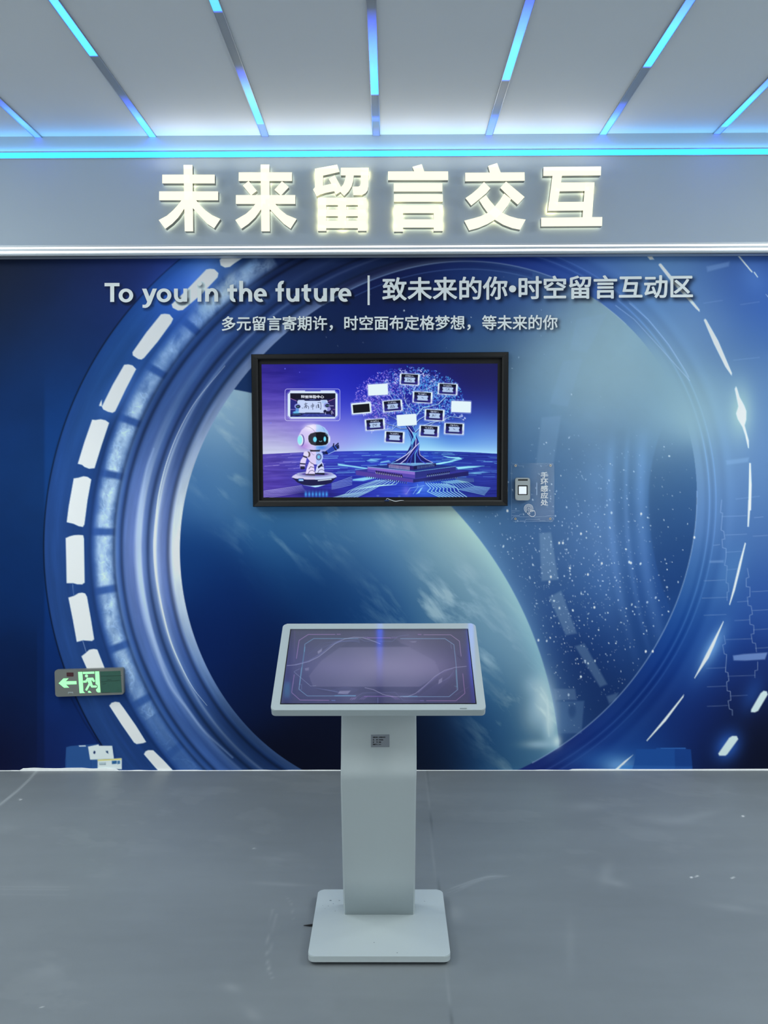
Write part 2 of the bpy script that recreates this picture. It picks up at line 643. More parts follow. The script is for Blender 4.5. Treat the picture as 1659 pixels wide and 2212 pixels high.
bm = bmesh.new()                                            # ragged white sealant line along the foot of the mural
xs = np.linspace(-2.3, 2.3, 240)
top = []
for x in xs:
    px, _ = proj(np.array([x, WALL_Y, 0.0]))
    if 45 < px < 255:
        h = 0.010 + 0.006 * vnoise(np.array(px / 25.0), np.array(2.0))
    elif px > 1230:
        h = 0.0045 + 0.002 * vnoise(np.array(px / 60.0), np.array(5.0))
    else:
        h = 0.0012 + 0.004 * max(0, float(vnoise(np.array(px / 30.0), np.array(9.0))) - 0.45)
    top.append(float(h))
va = [bm.verts.new((x, WALL_Y - 0.008, 0.0)) for x in xs]
vb = [bm.verts.new((x, WALL_Y - 0.005, h)) for x, h in zip(xs, top)]
vc = [bm.verts.new((x, WALL_Y - 0.0006, h)) for x, h in zip(xs, top)]
for i in range(len(xs) - 1):
    bm.faces.new((va[i], va[i + 1], vb[i + 1], vb[i]))
    bm.faces.new((vb[i], vb[i + 1], vc[i + 1], vc[i]))
struct(obj('baseboard_back', bm, mat('white_sealant', L(235, 238, 238), rough=0.6, noise=0.08, nscale=40)))

# ------------------------------------------------------------------ the printed mural


def en_letters():                                           # bold humanist capitals and lower case, word by word, in photo pixels
    Bz, Xh, As, w, h = 241, 166, 123, 22, 18
    box_ = lambda x0, y0, x1, y1: [(x0, y0), (x1, y0), (x1, y1), (x0, y1)]

    def arc(cx, cy, rx, ry, a0, a1, n=18, wi=w, hi=h):       # band between two ellipses, angles clockwise from the right
        out = []
        A = [math.radians(a0 + (a1 - a0) * k / n) for k in range(n + 1)]
        for p, q in zip(A[:-1], A[1:]):
            out.append([(cx + rx * math.cos(p), cy + ry * math.sin(p)), (cx + rx * math.cos(q), cy + ry * math.sin(q)),
                        (cx + (rx - wi) * math.cos(q), cy + (ry - hi) * math.sin(q)), (cx + (rx - wi) * math.cos(p), cy + (ry - hi) * math.sin(p))])
        return out

    ring = lambda x0, x1: arc((x0 + x1) / 2, 204.5, (x1 - x0) / 2, 39.5, 0, 360, 36)
    arch = lambda x0, x1: arc((x0 + x1) / 2 + 2, 202, (x1 - x0) / 2 - 2, 38, 190, 360) + [box_(x1 - w, 201, x1, Bz)]
    N = lambda x0, x1, top=Xh: [box_(x0, top, x0 + w, Bz)] + arch(x0, x1)
    U = lambda x0, x1: [box_(x0, Xh, x0 + w, 207), box_(x1 - w, Xh, x1, Bz)] + arc((x0 + x1) / 2 - 2, 206, (x1 - x0) / 2 - 2, 38, 10, 180)
    Ee = lambda x0, x1: arc((x0 + x1) / 2, 204.5, (x1 - x0) / 2, 39.5, 62, 360, 30) + [box_(x0 + w * 0.6, 198, x1 - 0.5, 212), box_(x1 - 20, 203, x1, 210)]
    Tt = lambda x0, x1: [box_(x0, Xh, x1, 184), [(x0 + 14, 148), (x0 + 36, 142), (x0 + 36, 216), (x0 + 14, 216)]] + arc(x0 + 14 + 28, 215, 28, 28, 78, 180, 10)
    R = lambda x0, x1: [box_(x0, Xh, x0 + w, Bz)] + arc(x0 + 40, 202, 38, 38, 195, 292, 10)
    Ff = lambda x0, x1: [box_(x0, Xh, x1 - 4, 184), box_(x0 + 13, 150, x0 + 35, Bz)] + arc(x0 + 42, 152, 29, 29, 180, 285, 10)
    words = [[box_(68, 133, 153, 152), box_(100, 133, 123, Bz)] + ring(148, 231),
             [[(281, Xh), (306, Xh), (326, 218), (313, 247)], [(342, Xh), (366, Xh), (332, 252), (311, 240)], [(311, 240), (332, 252), (324, 264), (312, 273), (300, 276), (284, 274), (284, 257), (296, 258), (305, 254)]] + ring(364, 448) + U(463, 538),
             [circ(608, 138, 13.5, 20)] + [box_(597, Xh, 619, Bz)] + N(640, 714),
             Tt(766, 822) + N(834, 908, As) + Ee(917, 991),
             Ff(1040, 1092) + U(1102, 1176) + Tt(1188, 1243) + U(1259, 1333) + R(1352, 1404) + Ee(1397, 1472)]
    tr = lambda x, y: (200 + x / 2.633, 560 + y / 2.633 - (x - 770) / 2.633 * 0.0026)
    return [[[tr(*p) for p in pl] for pl in wd] for wd in words]


HEAD_EN = en_letters()
HEAD_CN = ('致未来的你•时空留言互动区', ((825.8, 599), (1497, 592.5), (1497, 643.5), (825.8, 650)), 0.02)
SUB_CN = ('多元留言寄期许，时空面布定格梦想，等未来的你', ((479, 683), (1204.6, 680), (1204.6, 712.5), (479, 715.5)), 0.017)


def paint_mural():
    pa, pb = at(-170, 1100), at(1830, 1100)
    O = (pa.x, WALL_Y, 0.0)
    c = Canvas(sheet(O, (pb.x - pa.x, 0, 0), (0, 0, BAND_Z0 + 0.03), 1380, 790))
    c.P = c.P[::-1].copy()
    c.__init__(c.P)
    X, Y, C = c.X, c.Y, c.C
    ALL = (slice(None), slice(None))
    n1 = fbm(X / 90.0, Y / 90.0, 5)
    # --- outlines: outer rim (circle), hatch opening (smooth closed curve about 940,1150), horizon of the planet
    s_out = np.hypot(X - 895, Y - 1180) - 800
    hp = [(388, 1216), (397, 1100), (403, 1324), (424, 1393), (463, 1470), (505, 1532), (556, 1590), (617, 1640), (542, 797), (506, 837), (479, 871),
          (452, 925), (429, 986), (408, 1053), (1505, 1106), (1503, 1037), (1496, 969), (1481, 914), (1501, 1148), (1490, 1210), (1468, 1281), (1446, 1338), (1417, 1395),
          (1379, 1451), (1341, 1498), (1300, 1541), (1271, 1566), (1204, 1617), (1126, 1659), (735, 640), (794, 606), (853, 585), (931, 569), (1048, 569), (1146, 583), (1196, 598), (1296, 657), (1340, 687), (1430, 790), (655, 690), (600, 740),
          (700, 1690), (1000, 1706), (850, 1715)]
    hp = np.array(hp, float)
    ph, rr = np.arctan2(hp[:, 1] - 1150, hp[:, 0] - 940), np.hypot(hp[:, 0] - 940, hp[:, 1] - 1150)
    basis = lambda a: np.stack([np.ones_like(a)] + [f(k * a) for k in range(1, 6) for f in (np.cos, np.sin)], -1)
    coef = np.linalg.lstsq(basis(ph), rr, rcond=None)[0]
    phi, r = np.arctan2(Y - 1150, X - 940), np.hypot(X - 940, Y - 1150)
    rin = basis(phi) @ coef
    s_in = r - rin
    # --- outside, left
    A = field(X, Y, [(20, 580, (28, 34, 50)), (200, 600, (28, 36, 72)), (330, 590, (36, 52, 118)), (30, 720, (14, 26, 48)), (120, 690, (22, 36, 72)), (230, 690, (24, 50, 112)), (150, 760, (18, 56, 112)),
                     (60, 870, (10, 42, 98)), (120, 890, (18, 64, 128)), (30, 1050, (11, 42, 96)), (85, 1050, (22, 72, 138)), (30, 1250, (8, 46, 102)), (90, 1300, (12, 50, 112)),
                     (30, 1450, (8, 30, 82)), (100, 1500, (12, 46, 106)), (20, 1630, (18, 16, 50)), (150, 1630, (18, 42, 104)), (-100, 1200, (8, 40, 92))], 90)
    A *= (0.93 + 0.14 * n1)[..., None]
    A *= (1 - 0.16 * (sst(100, 92, X) * sst(780, 900, Y)))[..., None] * (1 - 0.12 * (sst(82, 78, X) * sst(1330, 1400, Y)))[..., None]
    C[:] = A
    # --- ring, left: profile across the ring, lit at nine o'clock
    dx, dy = np.cos(phi), np.sin(phi)
    b = 45 * dx - 30 * dy
    rout = -b + np.sqrt(b * b - (45 ** 2 + 30 ** 2 - 640000.0))
    t = (r - rin) / np.maximum(rout - rin, 1)
    a9 = np.degrees(np.arctan2(Y - 1150, 940 - X))          # 0 at nine o'clock, down is positive
    kx = [0, .055, .075, .10, .14, .165, .18, .20, .24, .275, .29, .32, .345, .40, .44, .475, .49, .52, .62, .66, .70, .84, .90, 1.0]
    kl = [(226, 232, 232), (214, 222, 228), (150, 165, 205), (92, 112, 170), (112, 132, 186), (150, 168, 212), (226, 234, 240), (120, 142, 190), (74, 100, 158), (112, 136, 190), (186, 204, 234), (172, 190, 226), (104, 126, 186), (96, 120, 178), (58, 88, 150), (92, 124, 182), (60, 92, 152), (58, 92, 156), (52, 86, 152), (38, 72, 138), (38, 76, 146), (40, 78, 148), (44, 84, 156), (40, 78, 148)]
    kt = [(126, 146, 186), (104, 126, 172), (70, 96, 146), (44, 72, 124), (40, 66, 118), (46, 72, 126), (90, 116, 166), (44, 70, 124), (38, 62, 114), (44, 72, 126), (52, 82, 138), (66, 96, 152), (58, 88, 148), (50, 80, 138), (32, 56, 106), (44, 76, 134), (36, 64, 120), (48, 82, 144), (46, 80, 142), (34, 68, 128), (34, 74, 140), (38, 84, 152), (40, 88, 160), (32, 76, 148)]
    kb = [(74, 108, 170), (52, 90, 158), (30, 66, 136), (32, 66, 132), (40, 74, 138), (44, 80, 146), (96, 126, 180), (50, 84, 146), (30, 62, 122), (40, 72, 132), (78, 110, 170), (60, 94, 158), (52, 86, 150), (60, 94, 158), (38, 72, 136), (50, 86, 150), (36, 70, 134), (52, 88, 150), (48, 84, 146), (26, 60, 124), (30, 66, 132), (36, 70, 136), (40, 76, 142), (34, 68, 134)]
    prof = lambda k: np.stack([np.interp(t, kx, [q[i] for q in k]) for i in range(3)], -1)
    wl = np.exp(-(((a9 - 3) / np.where(a9 < 3, 21, 25)) ** 2))[..., None]
    up = sst(5, -5, a9)[..., None]
    ring = (prof(kt) * up + prof(kb) * (1 - up)) * (1 - wl) + prof(kl) * wl
    topd = sst(730, 570, Y) * sst(420, 620, X)
    ring = ring * (1 - 0.55 * topd[..., None]) + np.array((18, 26, 70)) * (0.40 * topd[..., None])
    ring *= (0.90 + 0.2 * fbm(a9 / 9.0 + 40, t * 26.0, 4))[..., None]
    ring *= (1 - 0.35 * sst(28, 48, a9) * sst(0.5, 0.1, t))[..., None]
    for t0, g_ in ((.088, .30), (.235, .26), (.43, .30), (.485, .26), (.66, .12)):
        ring *= (1 - g_ * np.exp(-((t - t0) / .013) ** 2))[..., None]
    ring *= (1 - 0.16 * sst(0.62, 0.70, t))[..., None]
    # cloudy lit patches inside the ring
    pt = np.exp(-np.abs((t - 0.560) / 0.060) ** 3)
    seg = np.abs(((a9 + 0.1) / 10.0) % 1.0 - 0.5)
    pt *= sst(0.47, 0.40, seg) * np.where(a9 > 33, sst(62, 50, a9) * 0.55, 1) * sst(-62, -56, a9)
    tex = fbm(X / 16.0 + 3 * n1, Y / 26.0, 5)
    crk = np.clip(1 - np.abs(fbm(X / 30.0 + 80, Y / 30.0 + 12, 4) - 0.5) * 26, 0, 1)
    lit = np.clip((0.62 + 0.38 * np.exp(-((a9 + 4) / 26.0) ** 2)) * sst(60, 12, a9) * (0.35 + 1.25 * (tex - 0.15)), 0, 1)
    ring = ring * (1 - (pt * lit)[..., None]) + np.array((196, 220, 240)) * (pt * lit)[..., None]
    ring += (pt * crk * 0.16)[..., None] * np.array((120, 130, 120))
    low = sst(50, 58, a9) * np.exp(-((t - 0.5) / 0.13) ** 2) * fbm(X / 18.0, Y / 18.0, 5)
    ring += low[..., None] * np.array((70, 95, 105)) * 0.9
    # --- outside, right
    R = field(X, Y, [(1100, 560, (30, 50, 130)), (1200, 575, (44, 76, 160)), (1300, 590, (70, 112, 190)), (1400, 575, (88, 130, 186)), (1450, 600, (92, 138, 196)), (1540, 590, (72, 112, 180)), (1600, 570, (52, 84, 158)), (1640, 640, (54, 98, 186)), (1500, 700, (112, 150, 194)),
                     (1600, 750, (74, 114, 176)), (1540, 860, (142, 176, 190)), (1640, 880, (86, 126, 182)), (1530, 980, (122, 158, 188)), (1600, 1000, (96, 134, 190)), (1640, 1050, (78, 118, 174)),
                     (1540, 1100, (92, 134, 194)), (1620, 1150, (62, 100, 166)), (1530, 1250, (58, 104, 170)), (1630, 1300, (44, 80, 156)), (1500, 1350, (28, 74, 150)), (1600, 1420, (24, 54, 130)), (1450, 1450, (20, 58, 134)),
                     (1400, 1550, (18, 46, 108)), (1500, 1550, (18, 42, 108)), (1620, 1490, (20, 34, 84)), (1640, 1580, (14, 18, 36)), (1550, 1640, (10, 18, 44)), (1640, 1640, (12, 16, 36)), (1300, 1620, (22, 48, 120)), (1190, 1645, (26, 42, 108)),
                     (1390, 1635, (28, 84, 164)), (1480, 1600, (18, 34, 94)), (1800, 900, (70, 110, 170)), (1800, 1500, (14, 22, 60))], 62)
    for o0, wd, g in ((22, 5, -9), (29, 1.6, 20), (36, 4, -10), (43, 1.6, 17), (60, 8, -6), (74, 12, 5)):
        R += (np.exp(-((s_in - o0 - 4 * np.sin(phi * 3)) / wd) ** 2) * g * np.where(phi > 0.75, 0.8, 1))[..., None] * np.array((0.8, 0.95, 1.0))
    wr = sst(930, 1060, X)[..., None]
    ring = ring * (1 - wr) + R * wr
    m = np.clip(0.5 - s_out / 1.6, 0, 1)[..., None]
    m = np.maximum(m, wr)
    C[:] = C * (1 - m) + ring * m
    c.line([(212, 1605), (182, 1560), (154, 1509)], 3, (8, 24, 64), 0.6, 1.4)
    C *= (1 - 0.55 * np.exp(-((s_out - 0.5) / 1.6) ** 2) * (X < 600))[..., None]
    # bright reflections running along the inner mouldings
    la = [(486, 790), (425, 864), (388, 928), (361, 996), (344, 1063), (337, 1120), (333, 1177), (336, 1235), (347, 1300), (366, 1378), (390, 1436), (417, 1486), (447, 1524)]
    lb = [(332, 969), (317, 1012), (307, 1067), (301, 1120), (299, 1177), (305, 1254), (320, 1339), (340, 1409), (366, 1478), (405, 1532), (444, 1582), (502, 1636)]
    def smooth(p, n=6):                                     # rounded path through the points
        p = [np.array(q, float) for q in p]
        p = [2 * p[0] - p[1]] + p + [2 * p[-1] - p[-2]]
        out = []
        for k in range(1, len(p) - 2):
            for s_ in np.linspace(0, 1, n, endpoint=False):
                out.append(0.5 * (2 * p[k] + (p[k + 1] - p[k - 1]) * s_ + (2 * p[k - 1] - 5 * p[k] + 4 * p[k + 1] - p[k + 2]) * s_ ** 2 + (3 * p[k] - p[k - 1] - 3 * p[k + 1] + p[k + 2]) * s_ ** 3))
        return out + [p[-2]]

    def taper(path, widths, col, al, f):
        M = np.zeros(X.shape)
        pts = smooth(path)
        for k, (p, q) in enumerate(zip(pts[:-1], pts[1:])):
            wd_ = np.interp(k / (len(pts) - 2), np.linspace(0, 1, len(widths)), widths)
            w = c.win(min(p[0], q[0]) - wd_ - 4, min(p[1], q[1]) - wd_ - 4, max(p[0], q[0]) + wd_ + 4, max(p[1], q[1]) + wd_ + 4)
            ex, ey = q[0] - p[0], q[1] - p[1]
            tt = np.clip(((X[w] - p[0]) * ex + (Y[w] - p[1]) * ey) / (ex * ex + ey * ey + 1e-9), 0, 1)
            dd = np.hypot(X[w] - p[0] - tt * ex, Y[w] - p[1] - tt * ey)
            M[w] = np.maximum(M[w], np.clip((wd_ / 2 + f - dd) / (2 * f), 0, 1))
        c.mix(ALL, M * al, col)

    taper(la, (0.4, 0.8, 1.2, 1.8, 2.6, 3.6, 4.2, 3.6, 3.0, 2.4, 1.8, 1.0, 0.4), (226, 236, 244), 0.9, 0.9)
    taper(lb, (0.5, 3, 6, 8, 9, 9, 7, 6, 5, 4, 2), (190, 210, 240), 0.45, 2.6)
    taper([(415, 1300), (424, 1360), (440, 1410), (462, 1456), (490, 1500), (540, 1560), (600, 1622)], (1, 4, 6, 5, 3, 2, 1), (120, 156, 210), 0.5, 2.0)
    # glows round the tube lamps of the upper left ring
    for x, y, rx, ry, col, a in ((425, 612, 34, 60, (120, 170, 250), 0.9), (385, 640, 60, 90, (56, 104, 214), 0.65), (500, 590, 60, 26, (110, 150, 220), 0.35), (258, 850, 26, 70, (84, 132, 216), 0.55), (335, 735, 50, 90, (50, 104, 190), 0.30)):
        c.blob(x, y, rx, ry, col, a, 0.62)
    for x, y, rx, ry, col, a in ((490, 618, 30, 16, (214, 226, 220), 0.85), (458, 650, 30, 18, (196, 214, 222), 0.75), (515, 600, 26, 12, (200, 218, 228), 0.6), (545, 572, 34, 12, (140, 176, 220), 0.7), (440, 668, 20, 14, (150, 186, 220), 0.6)):
        c.blob(x, y, rx, ry, col, a, -0.7, tex=np.clip(tex * 1.7 - 0.2, 0, 1))
    # --- through the hatch: space
    S = field(X, Y, [(1000, 600, (25, 42, 98)), (850, 620, (20, 28, 72)), (700, 720, (24, 42, 84)), (700, 690, (19, 34, 76)), (620, 745, (26, 54, 102)), (900, 720, (28, 56, 106)), (1050, 660, (30, 58, 118)), (1050, 740, (72, 112, 152)),
                     (1150, 680, (90, 128, 166)), (1250, 720, (140, 168, 182)), (1200, 800, (124, 158, 182)), (1300, 790, (148, 178, 188)), (1130, 610, (38, 68, 144)), (1400, 760, (136, 170, 190)), (1150, 900, (94, 134, 174)), (1300, 880, (138, 168, 188)),
                     (1450, 860, (138, 174, 190)), (1130, 1020, (70, 110, 160)), (1250, 1000, (88, 128, 176)), (1350, 960, (98, 138, 182)), (1430, 950, (104, 144, 184)), (1440, 1030, (72, 116, 170)), (1450, 1090, (58, 100, 158)), (1060, 1120, (60, 104, 154)), (1150, 1150, (64, 100, 154)), (1300, 1150, (82, 120, 174)), (1460, 1150, (36, 76, 140)),
                     (1150, 1280, (46, 82, 140)), (1300, 1280, (58, 98, 160)), (1440, 1280, (30, 68, 134)), (1200, 1400, (20, 48, 108)), (1350, 1400, (28, 62, 122)), (1250, 1500, (18, 42, 94)), (1320, 1540, (19, 44, 94)), (1220, 1590, (24, 54, 108))], 66)
    S *= (0.95 + 0.10 * n1)[..., None]
    # --- the planet
    E = field(X, Y, [(500, 860, (160, 190, 208)), (470, 940, (118, 154, 188)), (430, 1050, (62, 108, 162)), (510, 1040, (84, 128, 168)), (420, 1200, (15, 56, 116)), (600, 1140, (46, 98, 148)), (700, 1125, (76, 122, 162)), (850, 1120, (104, 150, 182)), (970, 1115, (184, 208, 202)),
                     (1010, 1160, (186, 210, 202)), (1000, 1230, (118, 158, 184)), (900, 1200, (88, 134, 172)), (800, 1250, (50, 94, 144)), (650, 1250, (18, 62, 118)), (500, 1290, (8, 40, 98)), (1085, 1262, (178, 204, 202)), (1138, 1380, (162, 192, 200)), (1050, 1310, (104, 148, 182)),
                     (950, 1330, (62, 108, 152)), (800, 1350, (16, 60, 114)), (1168, 1470, (132, 166, 182)), (1100, 1420, (84, 132, 176)), (1065, 1500, (46, 98, 150)), (1080, 1570, (30, 78, 132)), (1188, 1550, (142, 176, 192)), (1150, 1610, (80, 130, 164)), (1000, 1600, (14, 38, 74)),
                     (930, 1590, (9, 18, 40)), (930, 1640, (10, 16, 30)), (1100, 1635, (40, 82, 122)), (700, 1550, (8, 14, 36)), (580, 1480, (9, 24, 62)), (480, 1390, (8, 32, 86)), (650, 1640, (8, 12, 30)), (720, 1330, (10, 46, 98)), (600, 1380, (8, 30, 76)), (1080, 1600, (24, 64, 112))], 62)
    ca, sa = math.cos(0.75), math.sin(0.75)
    u, v = (X * ca + Y * sa), (-X * sa + Y * ca)
    wv = fbm(u / 120.0, v / 120.0, 3) * 0.7
    cl = np.clip(fbm(u / 85.0 + wv, v / 24.0 + wv, 6) - 0.50, 0, 1) * 4.2
    mask = np.zeros_like(X)
    for x, y, rx, ry, a in ((960, 1300, 130, 70, 0.9), (1060, 1390, 60, 60, 0.7), (640, 1150, 130, 70, 0.35), (900, 1120, 120, 40, 0.35), (1150, 1560, 70, 130, 1.0), (1080, 1560, 60, 60, 0.5), (500, 900, 60, 90, 0.5), (720, 1110, 90, 60, 0.3), (480, 1030, 60, 60, 0.45)):
        mask = np.maximum(mask, a * np.exp(-(((X - x) / rx) ** 2 + ((Y - y) / ry) ** 2)))
    k = np.clip(cl * mask, 0, 0.75)[..., None]
    E = E * (1 - k) + np.array((176, 200, 208)) * k
    se = np.hypot(X - 355, Y - 1684) - 856
    E += (np.exp(-(np.minimum(se, 0) / 26.0) ** 2) * 22)[..., None] * np.array((0.7, 0.9, 0.6)) * sst(1090, 1130, Y)[..., None]
    halo = np.exp(-np.maximum(se, 0) / 34.0) * sst(1640, 1560, Y) * (X > 900)
    S = S * (1 - 0.62 * halo[..., None]) + np.array((112, 160, 212)) * (0.62 * halo[..., None])
    me = np.clip(0.5 - se / 2.4, 0, 1)[..., None]
    W = S * (1 - me) + E * me
    mi = np.clip(0.5 - s_in / 1.6, 0, 1)[..., None]
    C[:] = C * (1 - mi) + W * mi
    fade = lambda cond: cond * np.exp(-(s_in / 1.3) ** 2)
    c.mix(ALL, 0.55 * fade(((X > 1150) & (Y > 1060)) | ((X > 600) & (Y < 660) & (X < 1220))), (150, 180, 222))
    c.mix(ALL, 0.35 * np.exp(-((s_in + 17) / 1.2) ** 2) * ((Y < 640) & (X > 700) & (X < 1150)), (110, 146, 214))
    c.mix(ALL, 0.30 * np.exp(-((s_in + 9) / 5.0) ** 2) * ((Y < 640) & (X > 700) & (X < 1150)), (24, 34, 96))
    c.mix(ALL, 0.75 * np.exp(-((s_in - 12) / 7.0) ** 2) * sst(690, 600, Y) * sst(1120, 960, X) * sst(560, 700, X), (20, 26, 62))
    hide = sst(900, 1010, Y)                                # bright haze melts the hatch edge at upper right
    hz = np.exp(-(s_in / 30.0) ** 2) * sst(1330, 1420, X) * sst(680, 790, Y) * sst(975, 900, Y)
    c.mix(ALL, 0.85 * hz, (134, 170, 190))
    c.blob(1480, 900, 110, 60, (146, 178, 192), 0.55)
    c.blob(1330, 800, 150, 100, (150, 178, 190), 0.35)
    # faint light ribs and ghost lamps mirrored in the glass
    inn = (mi[..., 0] > 0.5)
    for x0, wd, g in ((1318, 10, 16), (1352, 6, 14), (1384, 14, 22), (1290, 24, 8)):
        cx = x0 + 0.00042 * np.maximum(Y - 1060, 0) ** 2 - 0.0003 * np.minimum(Y - 1060, 0) ** 2 * -1
        prof_r = np.exp(-((X - cx) / wd) ** 2) * sst(900, 1040, Y) * sst(1520, 1240, Y) * inn
        C += (prof_r * g)[..., None] * np.array((1.0, 1.1, 1.25))
    edge = 1398 + 0.00085 * np.maximum(Y - 1080, 0) ** 2 + 0.0012 * np.maximum(1080 - Y, 0) ** 2
    dk = sst(0, 6, X - edge) * sst(900, 1040, Y) * sst(1400, 1240, Y) * inn
    C *= (1 - 0.10 * dk)[..., None]
    gh = [[(1165, 1152), (1190, 1150), (1206, 1252), (1170, 1255)], [(1186, 1290), (1212, 1276), (1246, 1368), (1222, 1372)], [(1242, 1396), (1262, 1390), (1312, 1478), (1296, 1484)], [(1310, 1504), (1336, 1496), (1330, 1512), (1316, 1520)],
          [(1170, 902), (1212, 898), (1196, 1000), (1158, 1004)], [(1216, 780), (1258, 776), (1226, 878), (1188, 872)], [(1246, 690), (1312, 676), (1268, 762), (1230, 756)]]
    for i, g in enumerate(gh):
        c.poly(g, (150, 182, 214), (0.36, 0.34, 0.30, 0.28, 0.22, 0.16, 0.14)[i], 2.2)
    c.poly([(1196, 1488), (1242, 1488), (1246, 1512), (1200, 1512)], (110, 140, 180), 0.4, 2)
    c.poly([(1203, 1516), (1262, 1514), (1256, 1584), (1206, 1584)], (84, 120, 168), 0.45, 2)
    c.ell(1236, 1536, 8, 14, (30, 60, 110), 0.5, f=3)
    for x, y, rx, ry, a in ((1172, 1510, 22, 46, 0.7), (1188, 1560, 14, 44, 0.75), (1165, 1608, 34, 9, 0.5), (1203, 1602, 9, 13, 0.9), (1158, 1545, 30, 40, 0.35), (1150, 1480, 20, 20, 0.3)):
        c.blob(x, y, rx, ry, (205, 224, 226), a)
    for y in (1485, 1500, 1530):
        c.line([(1168, y), (1182, y + 22), (1186, y + 60)], 3, (214, 230, 230), 0.35, 2)
    # stars and specks
    g = np.random.default_rng(5)
    for _ in range(1500):
        x, y = (g.normal(1235, 120), g.normal(1270, 150)) if g.random() < 0.80 else (g.uniform(985, 1500), g.uniform(960, 1590))
        if g.random() < 0.035:
            x, y = g.uniform(690, 1250), g.uniform(575, 960)
        q = (x - 355) ** 2 + (y - 1684) ** 2
        rq_ = np.hypot(x - 940, y - 1150)
        if q < 870 ** 2 or rq_ > float(basis(np.array([math.atan2(y - 1150, x - 940)]))[0] @ coef) - 8:
            continue
        s_ = g.choice([0.6, 0.9, 1.2, 1.7], p=[0.66, 0.22, 0.09, 0.03])
        c.ell(x, y, s_ * g.uniform(0.7, 1.3), s_ * g.uniform(0.8, 1.9), (225, 238, 246), g.uniform(0.25, 0.6) if s_ < 0.7 else g.uniform(0.5, 1.0), g.uniform(-0.5, 0.5), 0.7)
    for x, y in ((1385, 1110), (1395, 1407), (1410, 1407), (1255, 1153), (1284, 1312), (1163, 1383), (1216, 1173), (1190, 1246), (1187, 1257), (1208, 1173), (1270, 1241), (1300, 1217), (1363, 1216), (1500, 1161), (1010, 1080)):
        c.ell(x, y, 2.0, 2.8, (236, 246, 250), 0.95, 0.1, 0.7)
    # --- tile joints and streaks on the right
    seg = lambda pts, a, w=1.3, col=(176, 198, 232): c.line([(1300 + x / 3.688, 1080 + y / 3.688) for x, y in pts], w, col, a, 0.8)
    seg([(955, 0), (945, 100), (962, 105), (950, 240), (972, 250), (980, 310), (958, 315), (962, 380), (990, 388), (990, 450), (978, 520), (998, 525), (990, 660), (1008, 665), (1012, 730), (998, 735), (998, 800)], 0.5)
    seg([(975, 1080), (985, 1145), (963, 1155), (975, 1225), (995, 1232), (985, 1370), (1005, 1375), (1012, 1440), (995, 1450), (998, 1520), (1024, 1525), (1028, 1595), (1006, 1600), (1016, 1665), (1040, 1672), (1040, 1715)], 0.6)
    seg([(1160, 545), (1172, 615), (1150, 625), (1150, 690), (1180, 695), (1180, 770), (1160, 775), (1165, 840), (1190, 845), (1200, 910), (1178, 920), (1180, 990), (1210, 998), (1212, 1065), (1190, 1070), (1200, 1138), (1225, 1142), (1232, 1210)], 0.5)
    seg([(1242, 1290), (1242, 1355), (1220, 1360), (1220, 1415)], 0.5)
    for x0, x1, y in ((985, 1155, 275), (990, 1110, 412), (998, 1085, 552), (1205, 1320, 285), (815, 980, 640), (800, 1000, 778), (815, 990, 915), (1080, 1165, 808), (1060, 1175, 957), (990, 1195, 1108), (835, 985, 1338), (840, 990, 1485), (1005, 1220, 1400), (1025, 1160, 1558), (840, 1000, 1640), (1195, 1324, 727), (1200, 1324, 877), (1210, 1324, 1030), (1225, 1324, 1178), (890, 940, 358), (960, 1150, 128), (1215, 1285, 137)):
        seg([(x0, y + 4), ((x0 + x1) / 2, y + 1), (x1, y - 3)], 0.34)
    c.poly([(1300 + x / 3.688, 1080 + y / 3.688) for x, y in ((1045, 1240), (1130, 1228), (1320, 1215), (1300, 1270), (1140, 1280), (1050, 1278))], (120, 152, 214), 0.75, 1.5)
    c.poly([(1300 + x / 3.688, 1080 + y / 3.688) for x, y in ((860, 485), (970, 480), (970, 498), (860, 500))], (130, 164, 214), 0.5, 2)
    c.poly([(1526, 576), (1576, 565), (1574, 575), (1528, 587)], (120, 158, 214), 0.5, 2)
    c.poly([(1568, 995), (1618, 988), (1616, 998), (1570, 1004)], (150, 184, 220), 0.3, 2)
    for x0, x1, y in ((1520, 1560, 652), (1585, 1640, 775), (1600, 1640, 655), (1590, 1640, 1075)):
        c.line([(x0, y + 3), (x1, y - 3)], 1.6, (150, 180, 220), 0.3, 1.2)
    c.line([(1330, 660), (1370, 690), (1425, 750), (1470, 800), (1490, 822)], 1.6, (190, 212, 238), 0.5, 1.0)
    c.line([(1360, 655), (1400, 690), (1445, 745), (1480, 800), (1488, 815)], 1.6, (190, 212, 238), 0.5, 1.0)
    c.line([(1290, 648), (1330, 680), (1352, 700)], 1.4, (190, 212, 230), 0.4, 1.0)
    # glows and lamps on the right
    for x, y, rx, ry, col, a, rot in ((1538, 1400, 14, 44, (150, 200, 245), 0.85, 0.5), (1538, 1400, 34, 84, (60, 110, 190), 0.5, 0.5), (1600, 890, 24, 54, (176, 206, 196), 0.7, 0), (1572, 1612, 26, 34, (50, 110, 220), 0.7, 0.5), (1335, 1652, 34, 18, (150, 200, 240), 0.7, 0), (1300, 1640, 90, 26, (48, 110, 190), 0.45, 0),
                                      (1582, 1235, 24, 60, (80, 130, 190), 0.5, 0.3), (1625, 1500, 20, 40, (40, 90, 180), 0.4, 0.4), (1630, 600, 30, 40, (90, 140, 220), 0.4, -0.6)):
        c.blob(x, y, rx, ry, col, a, rot)
    white = (222, 238, 238)
    Z6 = lambda p: [(1090 + x / 2.916, 540 + y / 2.916) for x, y in p]
    Z5 = lambda p: [(1300 + x / 3.688, 1080 + y / 3.688) for x, y in p]
    Z1 = lambda p: [(x / 2.9625, 540 + y / 2.9625) for x, y in p]
